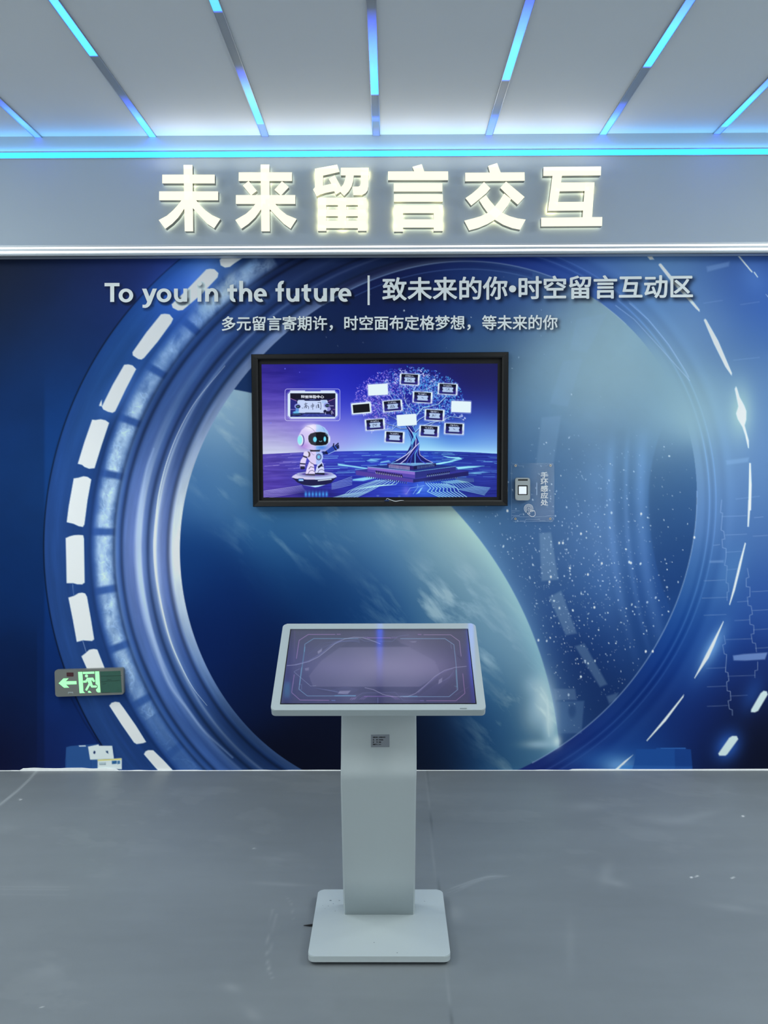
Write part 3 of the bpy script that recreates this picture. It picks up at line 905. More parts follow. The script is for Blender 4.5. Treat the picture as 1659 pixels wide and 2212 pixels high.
    Z2 = lambda p: [(x / 2.592, 1100 + y / 2.592) for x, y in p]
    for p in (Z6([(870, 5), (925, 32), (942, 60), (915, 62)]), Z6([(970, 95), (975, 86), (985, 85), (1080, 200), (1165, 295), (1228, 375), (1228, 390), (1205, 370), (1130, 285), (1050, 200)]),
              Z6([(1255, 442), (1262, 433), (1270, 438), (1345, 570), (1432, 775), (1430, 792), (1390, 735), (1318, 590)]), Z6([(1450, 875), (1458, 858), (1464, 870), (1480, 925), (1510, 980), (1523, 1015), (1522, 1070), (1512, 1105), (1538, 1200), (1539, 1250), (1533, 1245), (1515, 1165), (1498, 1115), (1468, 1065), (1458, 1030), (1472, 985)]),
              Z6([(1541, 1342), (1551, 1342), (1556, 1480), (1552, 1640), (1535, 1640), (1538, 1500)]), Z5([(1167, 0), (1187, 0), (1171, 213), (1160, 213)]),
              Z5([(1140, 340), (1148, 345), (1100, 560), (1060, 720), (1020, 838), (1015, 832), (1050, 690), (1095, 500)]), Z5([(968, 965), (971, 970), (895, 1160), (850, 1260), (740, 1422), (737, 1418), (825, 1240)]),
              Z5([(655, 1548), (650, 1570), (510, 1760), (360, 1922), (356, 1916), (480, 1765)]), Z5([(250, 2030), (130, 2150), (100, 2152), (180, 2080)]),
              Z6([(1470, 40), (1480, 38), (1563, 138), (1556, 142)]), Z6([(1568, 140), (1575, 138), (1597, 170), (1592, 173)]), Z6([(1645, 278), (1700, 330), (1700, 350)])):
        c.poly(p, white, 1.0, 0.9)
    for p in (Z5([(1265, 1540), (1290, 1520), (1315, 1525), (1322, 1550), (1245, 1680), (1220, 1692), (1188, 1690), (1190, 1670)]), Z5([(1015, 1895), (1040, 1880), (1075, 1880), (1087, 1905), (1000, 2025), (985, 2037), (935, 2037), (928, 2020)])):
        c.poly(p, (206, 226, 230), 1.0, 1.2)
    # tube lamps of the left ring
    for p in (Z1([(1406, 65), (1425, 42), (1450, 5), (1640, -10), (1565, 42), (1500, 85), (1470, 108), (1440, 113), (1412, 98)]), Z1([(1320, 125), (1345, 120), (1372, 123), (1398, 148), (1392, 175), (1290, 283), (1170, 384), (1140, 388), (1105, 370), (1099, 348), (1200, 250)]),
              Z1([(1030, 412), (1055, 408), (1085, 412), (1108, 440), (1095, 468), (1010, 585), (922, 690), (905, 701), (885, 698), (850, 675), (848, 655), (935, 530)]), Z1([(795, 735), (820, 732), (848, 738), (871, 762), (805, 890), (737, 1032), (720, 1042), (690, 1035), (660, 1020), (652, 1002), (720, 865)]),
              Z1([(652, 1000), (634, 998), (640, 980), (651, 958)]), Z1([(590, 1086), (612, 1088), (645, 1083), (675, 1090), (698, 1106), (650, 1250), (605, 1396), (570, 1400), (540, 1388), (525, 1375), (498, 1368), (540, 1230)]),
              Z1([(472, 1462), (500, 1458), (535, 1448), (560, 1452), (584, 1468), (560, 1600), (540, 1756), (530, 1772), (505, 1768), (470, 1752), (427, 1742), (440, 1640)]), Z2([(368, 162), (390, 152), (412, 146), (440, 144), (466, 146), (470, 165), (474, 410), (460, 421), (432, 420), (410, 414), (373, 414), (371, 300)]),
              Z2([(383, 495), (415, 485), (440, 470), (460, 467), (477, 472), (487, 490), (510, 620), (527, 728), (515, 738), (465, 734), (430, 743), (408, 620)]), Z2([(456, 824), (480, 805), (500, 787), (525, 782), (545, 786), (562, 830), (600, 925), (585, 940), (510, 945)]),
              Z2([(612, 1100), (625, 1084), (645, 1078), (668, 1081), (690, 1110), (760, 1210), (818, 1303), (800, 1310), (765, 1315), (750, 1306), (680, 1205)]), Z2([(806, 1372), (815, 1356), (830, 1349), (858, 1350), (915, 1405), (985, 1480), (900, 1480), (855, 1430)])):
        c.poly(p, white, 1.0, 0.9)
    c.line([(157, 1262), (159, 1285)], 1.2, (150, 170, 200), 0.5)
    c.line([(179, 1385), (186, 1408)], 1.6, (150, 170, 200), 0.6)
    # printed crates at the foot of the picture
    K = lambda p: [(100 + x / 8.295, 1420 + y / 8.295) for x, y in p]
    c.poly(K([(345, 1830), (357, 1610), (430, 1590), (590, 1575), (930, 1550), (945, 1600), (945, 2000), (340, 2000)]), (42, 80, 138), 1.0, 0.9)
    c.poly(K([(340, 1830), (362, 1830), (362, 2000), (340, 2000)]), (30, 64, 124), 0.7)
    c.line(K([(800, 1830), (800, 1995)]), 1.2, (30, 60, 120), 0.7)
    c.poly(K([(585, 1580), (705, 1576), (708, 1596), (588, 1600)]), (206, 220, 232), 1.0)
    c.poly(K([(705, 1578), (930, 1555), (930, 1572), (750, 1592)]), (30, 66, 130), 0.8)
    c.poly(K([(748, 1600), (935, 1560), (945, 1584), (1180, 1584), (1212, 1815), (1340, 1806), (1352, 1812), (1352, 2004), (920, 2004), (920, 1830), (785, 1830)]), (214, 228, 230), 1.0)
    c.poly(K([(1190, 1600), (1215, 1600), (1240, 1800), (1216, 1808)]), (20, 50, 104), 0.6)
    c.ell(100 + 862 / 8.295, 1420 + 1703 / 8.295, 2.2, 3.3, (14, 34, 84), 1.0, 0.1, 0.7)
    c.poly(K([(1070, 1676), (1108, 1676), (1112, 1728), (1092, 1716), (1070, 1700)]), (40, 66, 104), 1.0)
    c.poly(K([(922, 1832), (1345, 1812), (1342, 1836), (922, 1856)]), (216, 204, 110), 1.0)
    c.line(K([(790, 1832), (1210, 1818)]), 1.0, (150, 170, 184), 0.8)
    for x in (960, 985, 1010, 1035, 1058):
        c.line(K([(x, 1885), (x, 1922)]), 1.3, (90, 110, 124), 0.8)
    c.line(K([(958, 1925), (1066, 1918)]), 1.2, (110, 126, 136), 0.8)
    for x0, x1 in ((1175, 1262), (1275, 1320)):
        c.poly(K([(x0, 1855), (x1, 1850), (x1, 1906), (x0, 1912)]), (32, 84, 136), 1.0)
        c.line(K([(x0 + 20, 1868), (x0 + 20, 1896)]), 0.9, (150, 190, 215), 0.6)
        c.line(K([(x0 + 34, 1868), (x1 - 8, 1890)]), 0.9, (150, 190, 215), 0.4)
    c.poly(Z5([(275, 1985), (430, 1985), (434, 1975), (665, 1972), (668, 1985), (708, 1988), (722, 2150), (240, 2150), (255, 2110), (260, 2085)]), (28, 74, 150), 0.95, 1.0)
    c.poly(Z5([(580, 1985), (708, 1988), (722, 2150), (584, 2150)]), (22, 58, 128), 0.8, 1.0)
    c.poly(Z5([(255, 2115), (720, 2122), (720, 2150), (240, 2150)]), (50, 104, 180), 0.35, 1.5)
    c.poly(Z5([(160, 2115), (250, 2115), (240, 2150), (130, 2150)]), (50, 120, 200), 0.6, 1.5)
    c.line(Z5([(470, 1978), (668, 1978)]), 1.2, (60, 116, 196), 0.7)
    # printed drop shadow of the lettering (part of the artwork)
    for wd in HEAD_EN:
        for pl in wd:
            c.poly([(x + 4, y + 4.5) for x, y in pl], (14, 18, 30), 0.55, 4.5)
    for (body, quad, bold), ox, oy, bl, a in ((HEAD_CN, 5.0, 5.0, 2.8, 0.85), (SUB_CN, 4.0, 4.5, 2.2, 0.75)):
        q2 = tuple((x + ox, y + oy) for x, y in quad)
        w, M = c.text_mask(body, q2, bold, 16)
        c.mix(w, np.clip(a * 1.25 * gblur(M, bl), 0, 0.9), (14, 18, 30))
    lum = C.mean(-1)
    k = sst(40, 110, lum) * (1 - sst(125, 175, lum)) * sst(820, 1000, X)
    C[..., 0] *= 1 + 0.05 * k
    C[..., 2] *= 1 - 0.045 * k
    c.C[:] = np.clip(c.C, 5, 255)
    return c


mc = paint_mural()
MURAL = mc.mesh('wall_mural', mat_print('printed_vinyl_mural', rough=0.6, spec=0.06), gain=1.25, cap=0.92)
tag(MURAL, 'huge blue printed mural of a space station hatch with planet and stars, covering the wall', 'mural')
M_INK = mat('pale_print_ink', L(243, 249, 247), rough=0.6, spec=0.1)
LY = WALL_Y - 0.0012
for wd, nm in zip(HEAD_EN, ('To', 'you', 'in', 'the', 'future')):
    o = obj('headline_word', flat_polys(wd, LY, layer=0.00001), M_INK, MURAL)
    o['label'] = 'pale printed word %s of the English headline' % nm
o = obj('divider_bar', flat_polys([[(794, 595), (798.6, 595), (798.6, 659), (794, 659)]], LY), M_INK, MURAL)
o['label'] = 'thin pale upright bar between the headlines'
o = link('headline_lettering', text_mesh([HEAD_CN], LY), M_INK, MURAL)
o['label'] = 'pale Chinese headline lettering'
for part in ('多元留言寄期许，', '时空面布定格梦想，', '等未来的你'):
    s0 = SUB_CN[0].index(part)
    n = len(SUB_CN[0])
    x0, x1 = 478 + 727.5 * s0 / n, 478 + 727.5 * (s0 + len(part)) / n
    if part[-1] == '，':
        x1 -= 22.5
    sl = lambda x, y: (x, y - (x - 478) / 727.5 * 3.0)
    o = link('subtitle_phrase', text_mesh([(part, (sl(x0 + 1, 683), sl(x1 - 1, 683), sl(x1 - 1, 715.5), sl(x0 + 1, 715.5)), SUB_CN[2])], LY), M_INK, MURAL)
    o['label'] = 'smaller pale Chinese subtitle phrase'

# ------------------------------------------------------------------ header board: cyan line, twin white lines, back-lit characters
t = thing('led_strip', (0, FASCIA_Y, at(829, 332, FASCIA_Y).z), 'glowing cyan LED line running along the header board above the white characters', 'light strip')
z0, z1 = at(829, 338.5, FASCIA_Y).z, at(829, 326, FASCIA_Y).z
obj('channel', boxes((-2.6, 2.6, FASCIA_Y - 0.004, FASCIA_Y - 0.0005, z1, z1 + 0.003), (-2.6, 2.6, FASCIA_Y - 0.004, FASCIA_Y - 0.0005, z0 - 0.003, z0)), M_ALU, t)
obj('diffuser', boxes((-2.6, 2.6, FASCIA_Y - 0.003, FASCIA_Y - 0.0005, z0, z1)), M_LED_B, t)['label'] = 'cyan glowing diffuser'
glow = area('led_strip_glow', (0, FASCIA_Y - 0.012, z1 + 0.006), (0, FASCIA_Y - 0.012, z1 + 1), 5.2, 0.02, 1.7, (0.10, 0.52, 1.0))   # the strip's own spill onto the ceiling

t = thing('led_profile', (0, FASCIA_Y, BAND_Z0), 'aluminium edge profile with two white LED lines under the header board', 'light strip')
za, zb, zc, zd, ze, zf = [at(829, y, FASCIA_Y - 0.012).z for y in (526.0, 530.6, 534.0, 539.2, 543.0, 550.0)]
bm = boxes((-2.6, 2.6, FASCIA_Y - 0.010, FASCIA_Y - 0.0005, zf, za))
prof = [(FASCIA_Y - 0.010, ze - 0.001), (FASCIA_Y - 0.020, ze - 0.004), (FASCIA_Y - 0.020, zf + 0.006), (FASCIA_Y - 0.014, zf), (FASCIA_Y + 0.05, zf), (FASCIA_Y + 0.05, zf + 0.003), (FASCIA_Y - 0.010, zf + 0.003)]
prism(bm, [(-2.6, y, z) for y, z in prof], (5.2, 0, 0))
obj('rail', bm, mat('satin_rail', L(186, 194, 200), rough=0.4, metal=0.15, noise=0.03, nscale=40), t)
for z_, zz in ((zc, zb), (ze, zd)):
    obj('led_line', boxes((-2.6, 2.6, FASCIA_Y - 0.0104, FASCIA_Y - 0.0090, z_, zz)), M_LED_W, t)['label'] = 'white glowing LED line'

ZA = lambda x, y: (300 + x / 3.130, 330 + y / 3.130)
ZB = lambda x, y: (820 + x / 3.130, 330 + y / 3.130)
ZC = lambda x, y: (670 + x / 11.85, 350 + y / 11.85)
ZD = lambda x, y: (990 + x / 10.37, 345 + y / 10.37)
ZE = lambda x, y: (1155 + x / 10.37, 350 + y / 10.37)
R4 = lambda x0, y0, x1, y1: [(x0, y0), (x1, y0), (x1, y1), (x0, y1)]
SIGN = [
    ('未', ZA, [[(302, 82), (361, 82), (366, 530), (310, 530)], R4(158, 148, 512, 206), R4(137, 261, 535, 320),
               [(290, 318), (262, 355), (230, 390), (190, 425), (134, 455), (178, 513), (225, 478), (265, 437), (307, 376), (320, 318)],
               [(352, 318), (388, 322), (415, 355), (450, 390), (495, 422), (550, 447), (508, 510), (460, 478), (415, 430), (364, 373)]],
     'leftmost glowing sign character, a trunk with two crossbars and two legs'),
    ('来', ZA, [[(823, 80), (882, 80), (885, 530), (828, 530)], R4(675, 132, 1035, 190), R4(656, 286, 1057, 345),
               [(742, 190), (797, 257), (757, 288), (703, 222)], [(968, 192), (1013, 232), (960, 288), (916, 250)],
               [(790, 343), (760, 380), (725, 412), (652, 455), (692, 513), (740, 480), (785, 437), (828, 378), (840, 343)],
               [(870, 343), (922, 345), (955, 385), (1000, 420), (1066, 447), (1025, 512), (980, 480), (930, 430), (882, 378)]],
     'second glowing sign character from the left, with two short ticks between its crossbars'),
    ('留', ZC, [[(120, 170), (690, 65), (750, 248), (328, 345), (125, 390)], [(120, 172), (328, 172), (328, 620), (125, 640)],
               [(75, 700), (128, 640), (330, 603), (540, 556), (660, 540), (720, 700), (615, 742), (400, 785), (250, 830), (160, 880)],
               [(475, 430), (625, 335), (790, 640), (810, 740), (770, 760), (655, 835), (615, 742), (540, 560)],
               [(912, 338), (1115, 338), (1100, 480), (1060, 620), (980, 750), (870, 862), (770, 760), (790, 640), (850, 570), (895, 450)],
               R4(785, 148, 1498, 338), [(1298, 145), (1498, 145), (1490, 620), (1470, 720), (1420, 790), (1330, 840), (1105, 845), (1080, 630), (1240, 628), (1280, 600), (1298, 520)],
               R4(198, 912, 410, 1760), R4(710, 912, 923, 1690), R4(1222, 912, 1440, 1757), R4(198, 912, 1440, 1095), R4(198, 1215, 1440, 1380), R4(198, 1502, 1440, 1690)],
     'third glowing sign character from the left, with four small windows in a box'),
    ('言', ZB, [[(222, 95), (285, 77), (302, 127), (235, 127)], R4(57, 126, 463, 184), R4(96, 206, 424, 261), R4(97, 281, 427, 330),
               R4(98, 354, 158, 532), R4(366, 354, 427, 528), R4(98, 354, 427, 407), R4(98, 450, 427, 505)],
     'fourth glowing sign character from the left, stacked bars over an open box'),
    ('交', ZD, [[(668, 140), (868, 75), (950, 287), (710, 292)], [(155, 292), (1485, 282), (1487, 467), (155, 480)],
               [(575, 497), (718, 640), (630, 745), (500, 855), (290, 1022), (163, 858), (300, 765), (440, 645)],
               [(1068, 487), (1485, 835), (1333, 1003), (1185, 872), (942, 628)],
               [(472, 905), (620, 790), (700, 905), (820, 1045), (985, 1190), (1150, 1265), (1330, 1315), (1510, 1340), (1385, 1565), (1210, 1530), (1010, 1455), (820, 1340), (660, 1185), (560, 1050)],
               [(1025, 755), (1185, 880), (1110, 1020), (985, 1185), (820, 1340), (650, 1440), (450, 1525), (245, 1580), (135, 1365), (350, 1310), (500, 1265), (660, 1190), (820, 1045), (930, 910)]],
     'fifth glowing sign character from the left, crossed curved strokes under a bar'),
    ('互', ZE, [[(200, 112), (1487, 100), (1482, 295), (195, 308)], [(402, 300), (612, 300), (520, 900), (500, 1085), (300, 1090), (330, 850)],
               [(480, 460), (1340, 455), (1318, 643), (450, 655)], [(1135, 455), (1340, 455), (1285, 1245), (1075, 1245), (1085, 1085), (1100, 890), (1120, 650)],
               [(320, 898), (1110, 890), (1090, 1082), (300, 1090)], [(147, 1248), (1515, 1232), (1508, 1430), (147, 1440)]],
     'rightmost glowing sign character, a slanting frame between two long bars'),
]
M_FACE = mat('lit_acrylic_face', L(150, 148, 130), rough=0.4, emit=(0.98, 0.93, 0.72, 1), es=1.0)
M_HALO = mat('back_light_panel', L(250, 245, 220), emit=(1.0, 0.95, 0.70, 1), es=1.9)
SY0, SY1 = FASCIA_Y - 0.048, FASCIA_Y - 0.013
for ch, T, polys, lab in SIGN:
    P = [[at(*T(*q), SY0) for q in pl] for pl in polys]
    allp = [p for pl in P for p in pl]
    cx = sum(p.x for p in allp) / len(allp)
    t = thing('sign_character', (cx, SY0, min(p.z for p in allp)), lab, 'sign letter', 'glowing characters on the header board')
    bm = bmesh.new()
    for pl in P:
        prism(bm, pl, (0, 0.003, 0))
    obj('face', bm, M_FACE, t)['label'] = 'cream glowing front face'
    bm = bmesh.new()
    for pl in P:
        prism(bm, [p + V3((0, 0.003, 0)) for p in pl], (0, SY1 - SY0 - 0.003, 0), front=False, back=False)
    obj('return', bm, M_CHROME, t)['label'] = 'steel side walls'
    bm = bmesh.new()
    for pl in P:
        bm.faces.new([bm.verts.new((p.x, SY1 - 0.001, p.z)) for p in pl])
    obj('back_light', bm, M_HALO, t)['label'] = 'back panel glowing onto the board'
    top = max(p.z for p in allp)
    area('sign_glow', (cx, SY0 - 0.03, top - 0.02), (cx, SY0 - 0.03, top + 1), 0.32, 0.04, 0.20, (1.0, 0.95, 0.80))   # the letter's own spill
    pl = max(P, key=lambda q: max(p.x for p in q) - min(p.x for p in q))
    for fx in (0.2, 0.8):
        x = min(p.x for p in pl) * (1 - fx) + max(p.x for p in pl) * fx
        z = sum(p.z for p in pl) / len(pl)
        bm = bmesh.new()
        tube(bm, [(x, SY1 - 0.002, z), (x, FASCIA_Y, z)], 0.003)
        obj('standoff_pin', bm, M_CHROME, t)

# ------------------------------------------------------------------ ceiling light strips (running light: some stretches lit, some dark)
def ceil_y(py):
    e = math.atan((1106 - py) / FOC) - TH
    return (CEIL_Z - EYE.z) / math.tan(e)


STRIPS = [((83, 292), [(180, .15), (215, .2), (235, .45), (262, .6), (292, .45)], 'leftmost ceiling light strip, only its lit end in view'),
          ((330, 291), [(-400, .1), (-60, .6), (0, .75), (60, .9), (110, 1), (116, 1), (119, .02), (190, .02), (222, .25), (250, .6), (270, 1), (292, 1)], 'second ceiling light strip from the left, lit cyan far from the wall then dark'),
          ((573, 292), [(-400, 0), (-12, 0), (-2, .95), (19, 1), (23, .05), (130, .03), (158, .25), (190, .6), (235, .9), (256, 1), (263, 1), (267, .3), (292, .3)], 'third ceiling light strip from the left, dark in its middle'),
          ((813, 292), [(-400, 0), (0, .04), (40, .22), (75, .42), (105, .58), (150, .75), (185, 1), (200, 1), (203, .05), (246, .05), (254, .3), (262, .06), (292, .2)], 'middle ceiling light strip straight above the kiosk'),
          ((1056, 290), [(-400, .1), (-40, .2), (0, .3), (40, .5), (80, .68), (130, .9), (168, 1), (172, .08), (240, .05), (255, .3), (290, .4)], 'ceiling light strip just right of the middle one, lit in its centre'),
          ((1302, 287), [(-400, 0), (-80, .2), (0, .5), (60, .8), (110, 1), (139, 1), (143, .1), (210, .05), (240, .35), (262, .7), (287, .75)], 'second ceiling light strip from the right, half lit'),
          ((1548, 284), [(-400, 0), (120, .2), (175, .5), (215, .8), (255, 1), (268, 1), (273, .4), (284, .4)], 'rightmost ceiling light strip, lit down to the wall')]
M_STRIP = mat_screen('running_light_diffuser', 1.0, rough=0.3, base=L(150, 156, 160), spec=0.6)
SW = 0.016
for k, ((px, py), stops, lab) in enumerate(STRIPS):
    x = at(px, py, FASCIA_Y).x
    t = thing('running_light_strip', (x, FASCIA_Y, CEIL_Z), lab, 'light strip', 'light strips set in the ceiling')
    ya, yb = -3.9, FASCIA_Y - 0.001
    obj('rail', boxes((x - SW - 0.0025, x - SW, ya, yb, CEIL_Z - 0.007, CEIL_Z - 0.0003), (x + SW, x + SW + 0.0025, ya, yb, CEIL_Z - 0.007, CEIL_Z - 0.0003)), M_ALU, t)['label'] = 'bright metal edges'
    ys = np.concatenate([[ya, 0.0], np.linspace(1.9, yb, 260)])
    pyv = np.array([proj(np.array([x, y, CEIL_Z]))[1] if y > 1.5 else -900 for y in ys])
    lev = np.interp(pyv, [s[0] for s in stops], [s[1] for s in stops])
    me = bpy.data.meshes.new('diffuser')
    v = [(xx, y, CEIL_Z - 0.005) for y in ys for xx in (x - SW, x + SW)]
    me.from_pydata(v, [], [(2 * i, 2 * i + 1, 2 * i + 3, 2 * i + 2) for i in range(len(ys) - 1)])
    ca = me.color_attributes.new('ink', 'FLOAT_COLOR', 'POINT')
    e = np.stack([np.interp(lev, [0, .1, .3, .6, 1.0], q) for q in ([0, .01, .06, .14, .06], [0, .02, .15, .55, 1.3], [0, .04, 1.3, 5.0, 9.0])], -1)
    if k == 2:
        e[:, 2] = np.minimum(e[:, 2], 1.2)
        e[:, 1] = np.minimum(e[:, 1], 0.72)
    e4 = np.concatenate([np.repeat(e, 2, 0), np.ones((len(v), 1))], 1).astype(np.float32)
    ca.data.foreach_set('color', e4.reshape(-1))
    link('diffuser', me, M_STRIP, t)

# ------------------------------------------------------------------ wall screen
TVF = WALL_Y - 0.062
PIC = WALL_Y - 0.030
oc = [(542, 765), (1099, 760), (1097, 1093), (546, 1095)]
ic = [(556.5, 776), (1085, 772.5), (1083, 1080.5), (560, 1081.5)]
sc_ = [(565, 787), (1075, 785.5), (1073, 1073.5), (569, 1074.5)]
tb = at(821, 1094, WALL_Y)
TV = thing('television', (tb.x, WALL_Y, tb.z), 'large black-framed wall screen showing a robot and a glowing tree', 'screen')
o_ = [at(*p, TVF) for p in oc]
i_ = [at(*p, TVF) for p in ic]
bm = bmesh.new()
loops = []
for dy, pts in ((0.062 - 0.0005, o_), (0.004, o_), (0.0, [o_[k] + (i_[k] - o_[k]) * 0.10 for k in range(4)]), (0.003, [o_[k] + (i_[k] - o_[k]) * 0.78 for k in range(4)]), (0.0045, i_), (0.030, i_)):
    loops.append([bm.verts.new(p + V3((0, dy, 0))) for p in pts])
for a, b in zip(loops[:-1], loops[1:]):
    for k in range(4):
        bm.faces.new((a[k], a[(k + 1) % 4], b[(k + 1) % 4], b[k]))
obj('frame', bm, M_BLACK, TV)['label'] = 'glossy black mitred frame'
q = [V3((p.x, PIC + 0.002, p.z)) for p in i_]
e = 0.004
q = [q[0] + V3((-e, 0, e)), q[1] + V3((e, 0, e)), q[2] + V3((e, 0, -e)), q[3] + V3((-e, 0, -e))]
bm = bmesh.new()
prism(bm, q, (0, 0.02, 0))
obj('bezel', bm, M_BLACKM, TV)['label'] = 'matt black inner border'


def quad_sheet(TL, TR, BR, BL, nu, nv):
    u = np.linspace(0, 1, nu)[None, :, None]
    v = np.linspace(0, 1, nv)[:, None, None]
    TL, TR, BR, BL = [np.array(p, float)[None, None] for p in (TL, TR, BR, BL)]
    return (1 - v) * ((1 - u) * TL + u * TR) + v * ((1 - u) * BL + u * BR)


def paint_tv():
    S4 = [at(*p, PIC) for p in sc_]
    c = Canvas(quad_sheet(*S4, 780, 440))
    X, Y = c.X, c.Y
    sky = field(X, Y, [(570, 795, (62, 46, 150)), (650, 800, (46, 40, 160)), (800, 795, (36, 40, 168)), (900, 800, (34, 36, 130)), (1000, 800, (34, 35, 108)), (1070, 800, (40, 40, 104)), (580, 860, (88, 72, 186)), (700, 850, (50, 60, 204)), (780, 830, (38, 48, 196)), (1060, 880, (44, 58, 150)),
                       (590, 905, (130, 106, 204)), (650, 920, (132, 116, 212)), (750, 900, (78, 86, 214)), (850, 900, (48, 76, 206)), (950, 880, (48, 60, 170)), (1060, 950, (92, 132, 222)), (580, 942, (168, 162, 212)), (720, 950, (160, 150, 232)), (780, 950, (152, 162, 242)),
                       (850, 958, (112, 172, 246)), (1000, 950, (86, 142, 232)), (590, 970, (208, 218, 236)), (700, 966, (192, 188, 242)), (800, 970, (172, 198, 246)), (900, 970, (150, 222, 250)), (1060, 972, (160, 218, 250))], 42)
    sky += ((fbm(X / 60, Y / 7, 4) - 0.5) * 34 * np.exp(-((X - 600) / 70) ** 2))[..., None]
    hz = 973.5 + np.where(X < 860, ((860 - X) / 300.0) ** 2 * 8, ((X - 860) / 215.0) ** 2 * 6.5)
    gr = field(X, Y, [(575, 992, (126, 100, 190)), (650, 1000, (100, 90, 192)), (750, 1000, (84, 96, 206)), (850, 990, (70, 92, 202)), (1000, 988, (58, 80, 180)), (1065, 992, (56, 70, 170)), (580, 1040, (126, 90, 192)), (700, 1040, (84, 76, 192)), (800, 1030, (64, 84, 200)),
                      (1050, 1040, (74, 92, 194)), (600, 1070, (112, 80, 182)), (760, 1070, (58, 54, 166)), (830, 1070, (80, 80, 196)), (860, 1062, (86, 120, 232)), (905, 1062, (64, 90, 208)), (940, 1066, (60, 130, 226)), (1000, 1070, (52, 54, 152)), (1070, 1070, (50, 50, 142))], 36)
    gr += ((fbm(X / 50.0, (Y - 970) / 3.0, 4) - 0.5) * 50)[..., None]
    gl = (np.exp(-np.maximum(hz - Y, 0) / 13.0) * 0.85 * sst(640, 860, X))[..., None]
    sky = sky * (1 - gl) + np.array((176, 232, 255)) * gl
    gl = (np.exp(-np.maximum(hz - Y, 0) / 22.0) * 0.75 * sst(760, 600, X))[..., None]
    sky = sky * (1 - gl) + np.array((214, 224, 242)) * gl
    gr = gr * np.array((0.84, 0.92, 0.98))
    m = np.clip((Y - hz) / 1.0 + 0.5, 0, 1)[..., None]
    c.C[:] = sky * (1 - m) + gr * m
    A, B, G = (lambda x, y: (560 + x / 8.295, 820 + y / 8.295)), (lambda x, y: (730 + x / 4.74, 780 + y / 4.74)), (lambda x, y: (530 + x / 2.86, 750 + y / 2.86))
    a_, b_, g_ = (lambda p: [A(*q) for q in p]), (lambda p: [B(*q) for q in p]), (lambda p: [G(*q) for q in p])
    for x, y, r in ((245, 133, 1.3), (335, 155, 0.9), (158, 468, 1.0)):
        c.ell(*G(x, y), r, r, (130, 140, 255), 0.9)
    g = np.random.default_rng(21)
    CY = (160, 244, 255)
    # glowing circuit tracks on the ground
    for _ in range(150):
        x, y = g.uniform(566, 1076), g.uniform(978, 1030)
        ln = g.uniform(8, 50) * (0.5 + (y - 970) / 60)
        sl = (x - 880) / 900 * g.uniform(0.2, 1)
        c.line([(x, y), (x + ln, y + sl * ln * 0.3)], g.uniform(0.6, 1.5), CY if x > 680 else (196, 190, 245), g.uniform(0.15, 0.6))
    for p, a in (([(0, 1050), (180, 1075), (330, 1100), (320, 1112), (150, 1085), (0, 1068)], .9), ([(960, 1055), (1090, 1030), (1180, 1030), (1010, 1062)], .8), ([(1210, 1085), (1330, 1075), (1500, 1072), (1400, 1090), (1230, 1108)], .9), ([(150, 1210), (330, 1180), (420, 1190), (260, 1228), (150, 1225)], .8), ([(1340, 1140), (1480, 1130), (1560, 1140), (1400, 1152)], .6), ([(440, 1030), (520, 1015), (540, 1030), (430, 1046)], .7)):
        c.poly(b_(p), CY, a, 1.2)
    for k in range(8):
        o = k * 9
        c.line(b_([(1075 + o, 972 + o * .2), (1130 + o * 1.3, 985 + o * .15), (1240 + o * .5, 985 + o * .3), (1130 + o, 1030 - o * .1), (980 + o, 1056)]), 0.8, CY, 0.7)
        c.line(b_([(450 - o, 1000 + o * .4), (330 - o * .6, 1002 + o * .3), (420 - o * 1.2, 1030 + o * .2)]), 0.6, CY, 0.55)
    for k in range(9):
        o = k * 20
        c.line(b_([(640 - o * 1.5, 1210 + o * .05), (590 - o * 2.2, 1265 + o * .05), (430 - o * 2.0, 1275 + o * .35), (330 - o * 1.6, 1330 + o * .2), (180 - o * 1.5, 1400)]), 1.5 if k % 2 else 1.1, (190, 248, 246), 0.9)
    for k in range(9):
        o = k * 26
        c.line(b_([(900 + o, 1250 + o * .02), (950 + o * 1.3, 1300), (915 + o * 1.55, 1335), (1060 + o * 1.3, 1400)]), 1.35, (180, 246, 255), 0.95)
    for k in range(7):
        o = k * 24
        c.line(b_([(1060 + o, 1235 - o * .12), (1170 + o * 1.1, 1255 - o * .1), (1225 + o * 1.2, 1310 - o * .2), (1500 + o * 0.4, 1370 - o * .5)]), 1.15, (170, 240, 248), 0.8)
    for k in range(16):
        c.line(b_([(1190 + k * 13, 1190 + k * 0.6), (1270 + k * 8, 1245 - k * .5)]), 0.6, (180, 236, 190), 0.55)
    for k in range(6):
        c.line(a_([(80, 2000 + k * 26), (420 + k * 40, 1950 + k * 18), (760 + k * 16, 1900 + k * 22)]), 1.0, (220, 232, 246), 0.75 - 0.03 * k)
        if k < 6:
            c.line(a_([(1300, 1965 - k * 20), (1480, 1925 - k * 24), (1660, 1880 - k * 28)]), 1.0, (200, 238, 250), 0.7)
    for p in ([(700, 1360), (740, 1300), (820, 1285), (815, 1262)], [(770, 1360), (820, 1290), (880, 1275)]):
        c.line(b_(p), 0.9, (180, 226, 250), 0.8)
    for x, y in ((698, 1358), (628, 1384), (408, 1380)):
        c.ell(*B(x, y), 2.2, 1.1, (190, 226, 250), 0.8)
        c.ell(*B(x, y), 1.3, 0.5, (50, 60, 150), 0.9)
    c.poly(b_([(820, 1340), (850, 1300), (870, 1290), (835, 1350), (800, 1362)]), (170, 240, 255), 0.9)
